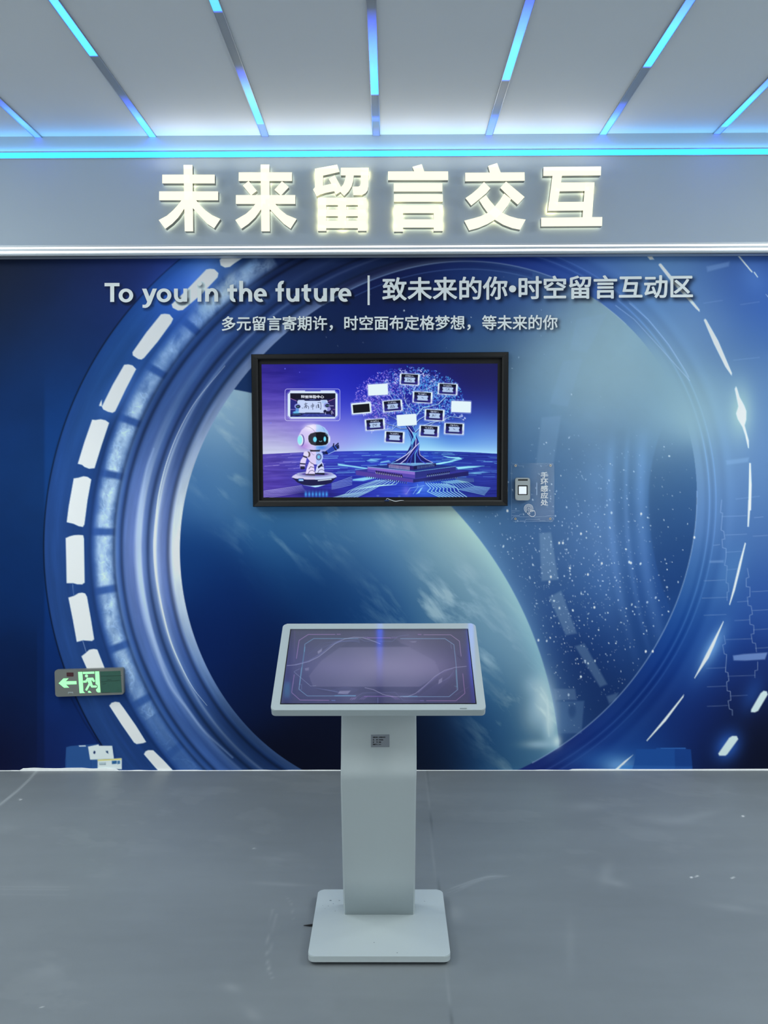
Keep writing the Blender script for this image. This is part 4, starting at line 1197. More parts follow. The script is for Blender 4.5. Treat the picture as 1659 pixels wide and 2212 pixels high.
    # ---- stepped chip pedestal
    for x in range(20):
        for (xa, ya), (xb, yb) in ((((290 + x * 21.5), 1160 + x * 4.2), ((290 + x * 21.5), 1188 + x * 3.4)), (((1215 - x * 17), 1172 + x * 2.9), ((1215 - x * 17), 1195 + x * 2.6))):
            c.line(b_([(xa, ya), (xb, yb)]), 1.5, (14, 14, 50), 0.9)
            c.line(b_([(xa + 5, yb - 8), (xb + 5, yb + 2)]), 0.8, (190, 214, 240), 0.7)
    c.poly(b_([(182, 1120), (300, 1108), (770, 1205), (770, 1245), (184, 1166)]), (104, 84, 176), 1)
    c.poly(b_([(770, 1205), (1215, 1110), (1336, 1128), (1336, 1172), (770, 1245)]), (44, 44, 120), 1)
    c.poly(b_([(182, 1120), (470, 1080), (1010, 1080), (1336, 1128), (780, 1212)]), (70, 72, 168), 1)
    c.poly(b_([(304, 1080), (790, 1132), (790, 1200), (304, 1130)]), (150, 124, 212), 1)
    c.poly(b_([(304, 1105), (790, 1165), (790, 1200), (304, 1130)]), (96, 82, 184), 0.8)
    c.poly(b_([(790, 1132), (1206, 1076), (1206, 1126), (790, 1200)]), (58, 66, 150), 1)
    c.poly(b_([(304, 1080), (520, 1062), (1000, 1060), (1206, 1076), (790, 1132)]), (44, 66, 150), 1)
    c.line(b_([(304, 1083), (790, 1131), (1206, 1078)]), 0.9, (150, 226, 240), 0.9)
    for k in range(15):
        x = 392 + k * 18.5
        c.line(b_([(x, 1126 + k * 2.8), (x + 6, 1150 + k * 2.6)]), 2.2, (20, 16, 60), 1)
        c.line(b_([(x - 3, 1140 + k * 2.8), (x + 2, 1152 + k * 2.6)]), 1.2, (214, 216, 240), 0.9)
    for k in range(12):
        x = 915 + k * 20
        c.line(b_([(x + 6, 1160 - k * 2.6), (x - 2, 1182 - k * 2.8)]), 2.2, (22, 26, 80), 1)
        c.line(b_([(x + 3, 1172 - k * 2.6), (x - 2, 1184 - k * 2.8)]), 1.2, (190, 230, 240), 0.9)
    c.poly(b_([(505, 1045), (775, 1072), (775, 1112), (508, 1078)]), (64, 44, 130), 1)
    c.poly(b_([(775, 1072), (1003, 1045), (1003, 1076), (775, 1112)]), (34, 34, 100), 1)
    c.poly(b_([(505, 1045), (600, 1036), (900, 1036), (1003, 1045), (775, 1074)]), (120, 170, 220), 1)
    for k in range(18):
        x = 525 + k * 12
        c.line(b_([(x, 1062 + k * 1.2), (x, 1092 + k * 1.4)]), 1.1, (226, 220, 246), 0.9)
        c.line(b_([(815 + k * 10, 1078 - k * 1.2), (815 + k * 10, 1102 - k * 1.5)]), 0.8, (150, 190, 236), 0.8)
    c.blob(*B(870, 1290), 18, 14, (120, 170, 255), 0.5)
    c.blob(*B(700, 1330), 9, 12, (140, 130, 235), 0.6)
    # ---- tree: roots, twisted trunk, boughs, leaves, hanging cards
    for k in range(26):
        x = 540 + k * 17
        c.line(b_([(x, 1062 - 12 * math.sin(k / 25 * 3.14)), (x + (760 - x) * 0.10, 1030)]), 1.0, (190, 240, 250), 0.7)
    trunk = [(690, 660), (770, 655), (800, 720), (826, 790), (836, 850), (830, 900), (850, 960), (900, 1000), (975, 1040), (540, 1045), (600, 1005), (680, 980), (710, 930), (745, 860), (750, 800), (720, 720)]
    c.poly(b_(trunk), (34, 36, 128), 1)
    for i, p in enumerate(([(690, 665), (735, 740), (770, 820), (765, 880), (710, 950), (640, 1000), (550, 1045)], [(710, 660), (760, 730), (800, 800), (795, 870), (735, 950), (690, 1010), (640, 1050)], [(735, 655), (780, 720), (820, 800), (812, 880), (760, 960), (740, 1050)],
                           [(760, 655), (800, 730), (834, 830), (826, 880), (790, 950), (790, 1050)], [(830, 900), (840, 960), (900, 1005), (970, 1040)], [(820, 880), (812, 960), (850, 1020), (900, 1048)], [(800, 740), (750, 830), (752, 880)], [(830, 840), (770, 900), (700, 960), (600, 1020)], [(835, 870), (780, 935), (720, 1010), (700, 1050)])):
        c.line(b_(p), 2.0 if i % 2 else 1.3, ((120, 200, 250), (206, 206, 248), (90, 110, 220))[i % 3], 0.95)
    c.poly(b_([(760, 720), (800, 740), (800, 790), (760, 860), (748, 840), (775, 790)]), (120, 214, 252), 0.8)
    boughs = [[(720, 670), (690, 640), (600, 600), (520, 560), (470, 530)], [(735, 660), (700, 540), (655, 500), (600, 470)], [(745, 660), (760, 560), (740, 480), (690, 410), (680, 330)], [(760, 660), (800, 560), (870, 480), (960, 460), (1030, 440), (1110, 360)], [(770, 670), (830, 600), (930, 540)], [(790, 730), (850, 670), (960, 630), (1060, 610), (1150, 570), (1240, 580), (1290, 610)],
              [(700, 690), (640, 690), (560, 660), (480, 640)], [(800, 580), (840, 500), (820, 430)], [(700, 540), (720, 470), (690, 420)], [(745, 345), (730, 300), (690, 255)], [(745, 345), (780, 290), (800, 250)], [(870, 300), (930, 280), (990, 250)], [(560, 390), (530, 340), (510, 300)], [(430, 560), (400, 500), (360, 450)], [(940, 660), (1000, 620), (1100, 600)], [(620, 640), (560, 700), (490, 700)]]
    for i, p in enumerate(boughs):
        wd = (3.0, 2.4, 2.4, 3.2, 2.2, 2.2, 2.4)[i] if i < 7 else 1.2
        c.line(b_(p), wd, (150, 200, 246), 0.9)
        c.line(b_([(x + 3, y + 3) for x, y in p]), wd * 0.5, (40, 42, 140), 0.9)
    for x, y, rx, ry in ((430, 430, 34, 26), (640, 300, 40, 34), (860, 220, 34, 26), (1000, 340, 44, 34), (1150, 470, 30, 24), (380, 600, 22, 14), (560, 560, 30, 16), (900, 430, 30, 24), (740, 420, 30, 30)):
        c.blob(*B(x, y), rx, ry, (40, 40, 160) if x > 500 else (70, 50, 160), 0.45)
    for _ in range(170):                                    # twigs
        a = g.uniform(3.3, 6.1)
        rr = math.sqrt(g.uniform(0.08, 0.85))
        x, y = 730 + rr * math.cos(a) * 520, 470 + rr * math.sin(a) * 330 + g.uniform(-30, 150) * abs(math.cos(a))
        q = a + g.normal(0, 0.35)
        c.line(b_([(x, y), (x + 28 * math.cos(q), y + 28 * math.sin(q)), (x + 52 * math.cos(q + 0.3), y + 52 * math.sin(q + 0.3))]), 0.6, (176, 200, 248) if x > 520 else (206, 180, 246), 0.7)
    for _ in range(3600):
        a = g.uniform(0, 6.283)
        rr = math.sqrt(g.uniform(0.03, 1))
        x, y = 730 + rr * math.cos(a) * 560, 390 + rr * math.sin(a) * 330
        if y > 540 and 520 < x < 1000:
            continue
        if rr > 0.80 and g.random() < 0.5:
            continue
        px, py = B(x, y)
        tt = (x - 250) / 950 + g.normal(0, 0.15)
        cols = [(150, 120, 226), (196, 170, 246), (86, 100, 220), (60, 76, 190)] if tt < 0.35 else ([(70, 150, 226), (90, 200, 240), (60, 100, 214), (150, 190, 246)] if tt > 0.55 or g.random() < .5 else [(120, 140, 240), (210, 190, 250), (80, 90, 210)])
        ro = g.uniform(0, 3.14)
        for q in range(2):
            c.ell(px + 1.6 * q * math.cos(ro + 1), py + 1.6 * q * math.sin(ro + 1), g.uniform(0.8, 1.9), g.uniform(0.45, 0.8), cols[g.integers(len(cols))], g.uniform(0.6, 1), ro + q, 0.4)
    for i, p in enumerate(boughs):
        c.line(b_(p), (1.5, 1.2, 1.3, 1.8, 1.3, 1.2, 1.2)[i] if i < 7 else 0.8, (178, 214, 250), 0.85)
        if i < 7:
            c.line(b_([(x + 5, y + 4) for x, y in p]), 0.9, (30, 30, 116), 0.8)
    for _ in range(90):
        p = boughs[g.integers(len(boughs))]
        x, y = p[g.integers(1, len(p))]
        q = g.uniform(3.4, 6.0)
        c.line(b_([(x, y), (x + 22 * math.cos(q), y + 22 * math.sin(q)), (x + 48 * math.cos(q + .3), y + 48 * math.sin(q + .3))]), 0.55, (190, 214, 250), 0.75)
    for x, y in ((650, 100), (690, 105), (845, 95), (860, 130), (890, 150), (925, 150), (600, 180), (590, 215), (500, 205), (520, 235), (980, 195), (955, 215), (300, 420), (330, 450), (270, 545), (350, 720), (1290, 590), (1260, 560)):
        for k in range(6):
            a = g.uniform(0, 6.28)
            c.ell(B(x, y)[0] + 2.6 * math.cos(a), B(x, y)[1] + 2.6 * math.sin(a), 1.7, 0.7, (190, 200, 246), 0.95, a, 0.4)
    for x, y in ((430, 440), (640, 330), (680, 380), (880, 150), (1195, 547), (830, 330)):
        c.ell(*B(x, y), 0.9, 0.9, (246, 190, 220), 0.9)
    cards = [(735, 187, 3, 'p', '高中国'), (410, 292, -3, 'w', ''), (1125, 287, 3, 'p', '二木'), (867, 372, 3, 'p', ''), (560, 458, -5, 'p', '品'), (240, 482, -5, 'k', ''), (1262, 468, 2, 'w', ''), (705, 603, -4, 'w', ''),
             (990, 553, 3, 'p', '陳山'), (380, 650, -4, 'p', '空间'), (935, 718, 3, 'p', ''), (1190, 693, 2.5, 'p', ''), (580, 778, 3, 'p', '')]
    for x, y, ro, kind, w in cards:
        ca, sa = math.cos(math.radians(ro)), math.sin(math.radians(ro))
        F = lambda pts: [B(x + u * ca - v * sa, y + u * sa + v * ca) for u, v in pts]
        out = rrect(-106, -66, 104, 66, 12, 4)
        if kind != 'w' or x != 705:
            c.line(F(out + out[:1]), 0.8, (186, 196, 250), 0.8)
        c.poly(F(rrect(-102, -58, 100, 58, 9, 3)), (226, 244, 250), 1, 0.7)
        if kind == 'k':
            c.poly(F(R4(-86, -40, 84, 44)), (22, 26, 34), 1, 0.7)
        if kind == 'p':
            c.poly(F(R4(-86, -50, 82, 50)), (38, 36, 104), 1, 0.7)
            c.poly(F(R4(-86, -50, 82, -24)), (16, 20, 52), 1, 0.7)
            c.blob(*F([(-70, 30)])[0], 5, 4, (70, 70, 180), 0.7)
            c.blob(*F([(66, 30)])[0], 5, 4, (80, 60, 170), 0.7)
            c.poly(F(rrect(-56, -20, 56, 32, 8, 2)), (176, 200, 236), 1, 0.7)
            c.ell(*F([(-58, 6)])[0], 1.8, 2.0, (24, 28, 80), 0.9)
            c.ell(*F([(58, 8)])[0], 1.8, 2.2, (24, 28, 80), 0.9)
            c.line(F([(-80, 44), (78, 44)]), 1.4, (64, 60, 150), 0.8)
            c.text('科创体验中心', F([(-46, -43), (42, -43), (42, -26), (-46, -26)]), (214, 226, 246), 0.02, 0.85, 0.4)
            if w:
                c.text(w, F([(-26, -8), (20, -8), (20, 20), (-26, 20)]), (26, 30, 60), 0.0, 0.9, 0.4)
            elif x in (867, 1190):
                c.line(F([(-8, 0), (8, 8)]), 0.8, (40, 46, 80), 0.8)
    # ---- big card over the robot
    c.line(a_(rrect(462, 168, 1446, 736, 42, 4) + [(1446, 694)]), 1.0, (214, 216, 250), 0.95)
    c.line(a_([(560, 196), (500, 250), (498, 640), (556, 708), (1362, 706), (1414, 652), (1412, 252), (1350, 194), (560, 196)]), 0.7, (206, 214, 250), 0.8)
    c.poly(a_([(560, 210), (1350, 208), (1402, 262), (1402, 640), (1350, 697), (566, 697), (512, 640), (512, 262)]), (218, 236, 252), 1, 0.6)
    for x0, x1, y in ((560, 815, 204), (1105, 1350, 203)):
        c.line(a_([(x0, y), (x1, y)]), 1.6, (236, 246, 255), 1)
    c.poly(a_(R4(558, 248, 1362, 668)), (38, 38, 96), 1, 0.6)
    c.poly(a_(R4(558, 248, 1362, 345)), (24, 26, 54), 1, 1.2)
    c.poly(a_([(558, 345), (670, 380), (670, 600), (558, 640)]), (56, 58, 150), 0.9)
    c.poly(a_([(1362, 345), (1240, 380), (1240, 600), (1362, 640)]), (58, 44, 120), 0.9)
    c.line(a_([(558, 336), (690, 392)]), 1.0, (226, 160, 214), 0.9)
    c.line(a_([(1362, 336), (1240, 388)]), 1.0, (226, 160, 214), 0.9)
    c.line(a_([(558, 536), (640, 536)]), 1.0, (210, 190, 240), 0.8)
    c.line(a_([(1320, 534), (1362, 534)]), 1.0, (226, 170, 214), 0.8)
    c.poly(a_([(558, 668), (680, 610), (1240, 610), (1362, 668)]), (72, 82, 166), 1)
    for k in range(-3, 4):
        c.line(a_([(960 + k * 60, 612), (960 + k * 130, 668)]), 0.7, (124, 136, 206), 0.6)
    c.poly(a_([(700, 356), (800, 356), (830, 374), (1080, 374), (1110, 356), (1215, 356), (1236, 382), (1236, 585), (1215, 605), (700, 605), (675, 585), (675, 382)]), (30, 36, 70), 1, 0.6)
    c.poly(a_([(704, 364), (798, 364), (826, 380), (1084, 380), (1112, 364), (1210, 364), (1228, 386), (1228, 580), (1210, 598), (704, 598), (682, 580), (682, 386)]), (196, 212, 248), 1, 0.6)
    c.poly(a_(R4(1122, 378, 1205, 428)), (166, 196, 240), 0.9)
    c.poly(a_([(830, 592), (1080, 592), (1120, 612), (790, 612)]), (40, 50, 100), 1)
    c.line(a_([(905, 360), (1000, 360)]), 1.0, (130, 160, 226), 0.9)
    c.text('科创体验中心', a_([(747, 277), (1160, 277), (1160, 334), (747, 334)]), (232, 238, 250), 0.03, 1.0, 0.35)
    INK = (24, 26, 50)
    for p in ([(768, 508), (782, 514)], [(830, 415), (836, 432)], [(808, 440), (862, 428)], [(822, 452), (846, 452), (842, 474), (824, 472), (822, 452)], [(812, 512), (806, 490), (862, 470), (884, 486), (884, 524)], [(832, 494), (852, 496), (840, 510), (832, 494)],
              [(956, 424), (960, 536)], [(928, 478), (934, 462), (980, 452), (974, 482), (930, 492)], [(1022, 462), (1024, 510)], [(1050, 412), (1100, 406), (1108, 470), (1104, 530), (1088, 522)], [(1044, 448), (1064, 444), (1046, 474), (1072, 470), (1050, 500), (1080, 496)], [(1062, 440), (1060, 504)]):
        c.line(a_(p), 0.75, INK, 0.95, 0.45)
    for x, y in ((690, 484), (1216, 466)):                  # two little helper robots printed on the card
        c.ell(*A(x - 6, y - 6), 6.6, 5.6, (150, 160, 226), 1)
        c.ell(*A(x + 6, y), 4.6, 3.4, (18, 22, 46), 1)
        c.ell(*A(x - 6, y), 0.7, 1.0, (150, 230, 250), 1)
        c.ell(*A(x + 18, y), 0.7, 1.0, (150, 230, 250), 1)
    c.ell(*A(680, 545), 4.0, 4.2, (110, 160, 226), 1)
    c.ell(*A(660, 590), 7, 3, (116, 200, 240), 0.9)
    c.ell(*A(680, 628), 12, 2.6, (26, 34, 84), 1)
    c.line(a_([(600, 622), (740, 622)]), 0.8, (150, 220, 240), 0.8)
    c.ell(*A(1250, 530), 4, 5, (150, 150, 214), 1)
    for x, y, r in ((1180, 570, 3.4), (1225, 590, 3.2), (1280, 580, 3.6)):
        c.ell(*A(x, y), r, r, (30, 30, 76), 1)
    for x0, y0, x1, y1 in ((1185, 590, 1188, 620), (1290, 575, 1300, 620), (1300, 560, 1325, 605), (1250, 470, 1330, 470)):
        c.line(a_([(x0, y0), (x1, y1)]), 1.3, (206, 210, 240), 0.9)
    # ---- the robot on its floating disc
    c.blob(*A(1000, 2050), 46, 12, (34, 30, 110), 0.75)
    for k in range(7):
        c.blob(*A(835 + k * 62, 2055), 3.0, 6.5, (90, 190, 255), 0.85)
    c.poly(a_([(600, 1760), (680, 1840), (800, 1890), (1000, 1905), (1160, 1890), (1290, 1850), (1385, 1745), (1000, 1700)]), (40, 40, 92), 1)
    c.poly(a_([(790, 1890), (920, 1905), (1180, 1885), (1060, 1922), (1000, 1930), (940, 1918)]), (190, 240, 255), 1)
    c.poly(a_([(580, 1752), (600, 1725), (690, 1675), (850, 1650), (1130, 1648), (1290, 1668), (1370, 1715), (1388, 1742), (1330, 1770), (1100, 1792), (850, 1792), (650, 1775)]), (206, 204, 240), 1)
    c.poly(a_([(1000, 1650), (1130, 1648), (1290, 1668), (1370, 1715), (1388, 1742), (1330, 1770), (1100, 1792), (1000, 1793)]), (190, 210, 248), 0.8)
    c.ell(*A(1000, 1695), 38.5, 6.2, (100, 110, 176), 1)
    c.ell(*A(1000, 1695), 36.5, 5.2, (216, 222, 248), 1)
    c.ell(*A(1000, 1694), 32, 4.2, (112, 104, 178), 1)
    c.line(a_([(600, 1775), (850, 1802), (1120, 1800), (1370, 1765)]), 1.0, (30, 30, 80), 0.8)
    c.poly(a_(rrect(692, 1770, 800, 1826, 20, 3)), (50, 60, 130), 1)
    c.poly(a_(rrect(704, 1780, 790, 1816, 14, 3)), (110, 180, 240), 1)
    c.line(a_([(725, 1803), (785, 1806)]), 1.3, (230, 246, 255), 1)
    c.line(a_([(1055, 1812), (1290, 1786)]), 1.8, (226, 246, 255), 1)
    WH, SH, BL, DK = (226, 216, 250), (188, 172, 232), (158, 196, 250), (34, 34, 60)
    for dx_, sh in ((0, 0), (172, -16)):                     # legs and feet
        X0 = 830 + dx_
        c.poly(a_([(X0 + 65, 1470 + sh), (X0 + 110, 1465 + sh), (X0 + 150, 1540 + sh), (X0 + 168, 1690 + sh), (X0, 1690 + sh), (X0 + 20, 1590 + sh)]), WH if dx_ == 0 else (206, 214, 250), 1)
        c.poly(a_([(X0, 1690 + sh), (X0 + 168, 1690 + sh), (X0 + 165, 1722 + sh), (X0, 1712 + sh)]), (96, 92, 110) if dx_ == 0 else (26, 28, 54), 1)
        c.line(a_([(X0 + 60, 1600 + sh), (X0 + 90, 1560 + sh), (X0 + 145, 1575 + sh)]), 1.0, DK, 0.9)
        c.line(a_([(X0 + 45, 1690 + sh), (X0 + 70, 1640 + sh), (X0 + 120, 1625 + sh), (X0 + 165, 1650 + sh)]), 0.9, (60, 60, 110), 0.9)
    c.poly(a_([(1050, 1560), (1120, 1500), (1135, 1540), (1060, 1590)]), (28, 32, 70), 1)
    c.poly(a_([(895, 1465), (940, 1465), (985, 1500), (980, 1525), (930, 1500)]), (110, 100, 120), 1)
    c.poly(a_([(880, 1290), (950, 1285), (1100, 1290), (1140, 1330), (1142, 1400), (1110, 1490), (1060, 1520), (990, 1520), (920, 1480), (860, 1400), (855, 1350)]), (218, 206, 246), 1)
    c.poly(a_([(1018, 1288), (1100, 1290), (1140, 1330), (1142, 1400), (1110, 1490), (1060, 1520), (1018, 1520)]), (172, 196, 250), 1)
    c.line(a_([(915, 1290), (970, 1350), (985, 1345)]), 0.7, (130, 120, 180), 0.8)
    c.ell(*A(1066, 1387), 5.5, 6.6, (26, 34, 84), 1)
    c.ell(*A(1066, 1387), 4.2, 5.2, (206, 226, 252), 1)
    c.ell(*A(1066, 1387), 3.0, 3.8, (60, 120, 190), 1)
    c.ell(*A(1066, 1387), 1.9, 2.4, (130, 230, 250), 1)
    c.poly(a_([(905, 1255), (1095, 1255), (1080, 1290), (920, 1290)]), (70, 66, 80), 1)
    # arms
    c.ell(*A(880, 1340), 4.4, 6, (110, 100, 112), 1)
    c.ell(*A(838, 1340), 5.8, 6.6, (226, 218, 248), 1)
    c.poly(a_([(790, 1360), (862, 1385), (850, 1410), (780, 1385)]), (70, 66, 86), 1)
    c.poly(a_([(785, 1385), (850, 1410), (830, 1505), (730, 1500), (745, 1440)]), (222, 212, 248), 1)
    c.poly(a_([(730, 1495), (830, 1505), (825, 1525), (728, 1515)]), DK, 1)
    c.poly(a_([(730, 1515), (825, 1525), (820, 1565), (728, 1570)]), (206, 196, 240), 1)
    for k in range(4):
        c.line(a_([(745 + k * 20, 1560), (752 + k * 18, 1600 - 6 * (k == 3))]), 2.0, (34, 32, 58), 1)
    c.poly(a_([(1130, 1285), (1195, 1290), (1190, 1340), (1140, 1345)]), (30, 50, 120), 1)
    c.ell(*A(1210, 1305), 3.4, 3.8, (20, 28, 72), 1)
    c.poly(a_([(1200, 1275), (1310, 1190), (1370, 1270), (1240, 1335)]), (62, 92, 190), 1)
    c.line(a_([(1240, 1335), (1368, 1272)]), 0.9, (190, 226, 255), 1)
    c.poly(a_([(1310, 1188), (1330, 1178), (1390, 1260), (1370, 1272)]), (18, 26, 64), 1)
    c.poly(a_([(1335, 1195), (1365, 1175), (1410, 1235), (1390, 1255)]), (66, 104, 206), 1)
    for p in ([(1330, 1190), (1335, 1150)], [(1365, 1185), (1415, 1142)], [(1385, 1200), (1420, 1175)], [(1395, 1215), (1424, 1200)], [(1402, 1232), (1424, 1225)]):
        c.line(a_(p), 2.4, (22, 30, 74), 1)
    # head
    c.poly(a_([(700, 1110), (712, 990), (760, 900), (850, 830), (970, 800), (1080, 812), (1170, 860), (1230, 935), (1255, 1030), (1250, 1120), (1200, 1200), (1100, 1248), (980, 1262), (880, 1250), (790, 1205), (740, 1160)]), (210, 198, 244), 1)
    c.poly(a_([(1018, 802), (1080, 812), (1170, 860), (1230, 935), (1255, 1030), (1250, 1120), (1200, 1200), (1100, 1248), (1018, 1260)]), (152, 196, 248), 0.9)
    c.blob(*A(930, 860), 14, 8, (244, 240, 255), 0.9)
    c.blob(*A(800, 1190), 12, 8, (170, 120, 214), 0.6)
    c.blob(*A(1120, 1220), 12, 5, (70, 130, 226), 0.7)
    c.line(a_([(845, 842), (900, 850), (960, 890), (1000, 940)]), 0.6, (130, 120, 170), 0.9)
    c.line(a_([(1130, 855), (1160, 890), (1170, 930)]), 0.6, (120, 150, 200), 0.9)
    vis = [(880, 1060), (885, 1010), (920, 970), (1000, 945), (1100, 938), (1180, 950), (1225, 985), (1240, 1050), (1232, 1130), (1200, 1165), (1120, 1180), (1000, 1180), (930, 1160), (892, 1115)]
    c.line(a_(vis + vis[:1]), 1.6, (236, 240, 252), 0.9)
    c.poly(a_(vis), (14, 16, 32), 1)
    c.poly(a_([(880, 1060), (885, 1010), (920, 970), (1000, 945), (1018, 944), (1018, 1180), (1000, 1180), (930, 1160), (892, 1115)]), (84, 82, 96), 0.75)
    c.ell(*A(998, 1072), 4.0, 5.8, (120, 224, 250), 1)
    c.ell(*A(1175, 1065), 2.9, 5.8, (120, 224, 250), 1)
    c.line(a_([(1076, 1098), (1085, 1110), (1105, 1112), (1122, 1098)]), 1.0, (170, 230, 250), 1)
    c.line(a_([(1185, 970), (1215, 990), (1225, 1020)]), 1.2, (170, 210, 240), 0.8)
    c.ell(*A(755, 1085), 6.4, 12.4, (86, 84, 160), 1)
    c.ell(*A(740, 1085), 6.2, 12.0, (226, 226, 250), 1)
    c.ell(*A(728, 1082), 5.0, 9.6, (150, 236, 246), 1)
    c.ell(*A(1256, 1070), 2.0, 7.4, (216, 230, 250), 1)
    c.C[:] = np.clip(c.C, 0, 255)
    lum = c.C.mean(-1, keepdims=True)
    c.C[:] = 255 * (c.C / 255) ** (1.28 - 0.28 * sst(120, 220, lum))
    return c


tv = paint_tv()
tv.mesh('screen', mat_screen('lit_display_picture', 1.0, rough=0.12, spec=0.08), TV)['label'] = 'lit picture of a white robot and a circuit tree hung with cards'

t = thing('film_scrap', at(853, 1081, TVF), 'curled white scrap of protective film on the lower frame of the wall screen', 'scrap')
Zs = lambda x, y: at(800 + x / 13.825, 1060 + y / 13.825, TVF - 0.003)
bm = bmesh.new()
tube(bm, [Zs(470, 275), Zs(490, 238), Zs(520, 236), Zs(570, 262), Zs(640, 288), Zs(700, 308), Zs(770, 316), Zs(830, 306), Zs(880, 297), Zs(940, 294), Zs(1000, 297)], [0.0006, 0.0012, 0.0014, 0.0016, 0.0018, 0.0019, 0.0019, 0.0018, 0.0016, 0.0012, 0.0007], 8)
obj('curled_edge', bm, mat('white_film', L(236, 238, 236), rough=0.4), t)
bm = bmesh.new()
prism(bm, [Zs(415, 290), Zs(470, 278), Zs(570, 280), Zs(560, 312), Zs(430, 314)], (0, 0.001, 0))
obj('blue_tab', bm, mat('blue_film', L(30, 62, 120), rough=0.3), t)['label'] = 'small blue tab'

# ------------------------------------------------------------------ clear plate with reader, right of the screen
ZP = lambda x, y: (1080 + x / 11.85, 980 + y / 11.85)
PY = WALL_Y - 0.012
PL = thing('notice_plate', at(*ZP(840, 1745), WALL_Y), 'clear acrylic notice plate with etched white writing, screwed to the mural beside the screen', 'notice plate')
obj('panel', flat_polys([rrect(295, 238, 1388, 1740, 60, 4)], PY, 0.004, ZP), mat_acrylic('clear_acrylic'), PL)['label'] = 'clear acrylic sheet'
M_ETCH = mat('white_etched_ink', L(236, 242, 246), rough=0.5, spec=0.2)
M_ETCHD = mat('pale_blue_etching', L(150, 178, 212), rough=0.5, spec=0.2)
lines = []
for ch, y0 in zip('手环感应处', (470, 640, 812, 988, 1170)):
    q = tuple(ZP(*p) for p in ((1040, y0), (1232, y0), (1232, y0 + 160), (1040, y0 + 160)))
    lines.append((ch, q, 0.022))
link('lettering', text_mesh(lines, PY - 0.0006), M_ETCH, PL)['label'] = 'white writing running downwards'
hand = [[(1, 0)]]
pol = []
for r, a0, a1 in ((112, 118, 372), (84, 120, 378), (56, 125, 390)):
    pts = [(733 + r * math.cos(math.radians(a)), 1405 + r * math.sin(math.radians(a))) for a in np.linspace(a0, a1, 22)]
    pol += stroke_polys(pts, 11)
pol += stroke_polys([(768, 1545), (722, 1425), (715, 1400), (728, 1386), (748, 1392), (790, 1500), (795, 1445), (812, 1436), (825, 1488), (832, 1450), (848, 1446), (860, 1478), (868, 1455), (884, 1462), (905, 1530), (900, 1575), (860, 1608), (810, 1612), (770, 1585), (705, 1535), (708, 1520), (730, 1516), (768, 1545)], 12)
obj('hand_symbol', flat_polys(pol, PY - 0.0007, 0, ZP, 0.000004), M_ETCH, PL)['label'] = 'white outline of a tapping hand'
pol = stroke_polys([(300, 1462), (500, 1462)], 7) + stroke_polys([(305, 1505), (390, 1505)], 6) + stroke_polys([(300, 1582), (490, 1582), (520, 1548), (570, 1548)], 7) + stroke_polys([(1235, 1462), (1385, 1462)], 6) + stroke_polys([(1290, 1505), (1385, 1505)], 5)
pol += stroke_polys([(1385, 1585), (1215, 1585)], 6) + stroke_polys([(300, 1680), (355, 1610), (490, 1600), (515, 1615), (1165, 1615), (1200, 1592), (1310, 1602), (1385, 1680)], 7) + stroke_polys([(510, 1722), (640, 1722), (668, 1680), (1000, 1680), (1030, 1722), (1160, 1722)], 7)
pol += stroke_polys([(320, 262), (440, 262), (480, 312), (610, 312)], 6) + stroke_polys([(1150, 312), (1200, 312), (1240, 262), (1380, 262)], 5)
pol += stroke_polys([(297, 300), (297, 1690)], 4) + stroke_polys([(1386, 300), (1386, 1690)], 4) + stroke_polys([(345, 1737), (1340, 1737)], 5)
obj('etched_border', flat_polys(pol, PY - 0.0007, 0, ZP, 0.000004), M_ETCHD, PL)['label'] = 'thin pale blue circuit lines'
obj('etched_bar', flat_polys([R4(926, 740, 958, 1058)], PY - 0.0007, 0, ZP), M_ETCHD, PL)['label'] = 'pale upright bar of tiny writing'
for x, y in ((400, 306), (1292, 302), (395, 1667), (1285, 1665)):
    bm = bmesh.new()
    c0 = at(*ZP(x, y), PY)
    prism(bm, [c0 + V3((0.0062 * math.cos(a), -0.004, 0.0062 * math.sin(a))) for a in np.linspace(0, 2 * math.pi, 16, endpoint=False)], (0, 0.0035, 0))
    bmesh.ops.bevel(bm, geom=[e for e in bm.edges if all(v.co.y < PY - 0.0035 for v in e.verts)], offset=0.0014, segments=2, affect='EDGES')
    s = obj('screw', bm, M_CHROME, PL)
    s['label'] = 'round steel screw head'
    obj('cross_slot', boxes((c0.x - 0.0035, c0.x + 0.0035, PY - 0.0044, PY - 0.0039, c0.z - 0.0007, c0.z + 0.0007), (c0.x - 0.0007, c0.x + 0.0007, PY - 0.0045, PY - 0.0039, c0.z - 0.0035, c0.z + 0.0035)), M_BLACKM, s)

RD = thing('card_reader', at(*ZP(578, 1195), PY), 'small grey wristband reader with a white square window, on the clear plate', 'reader')
bm = flat_polys([rrect(392, 618, 772, 1196, 55, 5)], PY - 0.018, 0.0178, ZP)
fe = [e for e in bm.edges if all(v.co.y < PY - 0.017 for v in e.verts)]
bmesh.ops.bevel(bm, geom=fe, offset=0.003, segments=3, affect='EDGES')
obj('body', bm, mat('grey_reader_plastic', L(168, 176, 178), rough=0.4, spec=0.4, noise=0.02, nscale=80), RD)['label'] = 'grey rounded body'
obj('display_slot', flat_polys([R4(462, 654, 712, 690)], PY - 0.0186, 0.0005, ZP), M_BLACKM, RD)['label'] = 'narrow dark slot'
obj('window_frame', flat_polys([R4(458, 808, 708, 1056)], PY - 0.0188, 0.0007, ZP), M_BLACKM, RD)['label'] = 'black square surround'
obj('sensor_window', flat_polys([R4(484, 838, 680, 1034)], PY - 0.0196, 0.0008, ZP), mat('lit_white_window', L(225, 232, 240), rough=0.3, emit=L(214, 224, 236), es=0.45), RD)['label'] = 'white square sensor window'

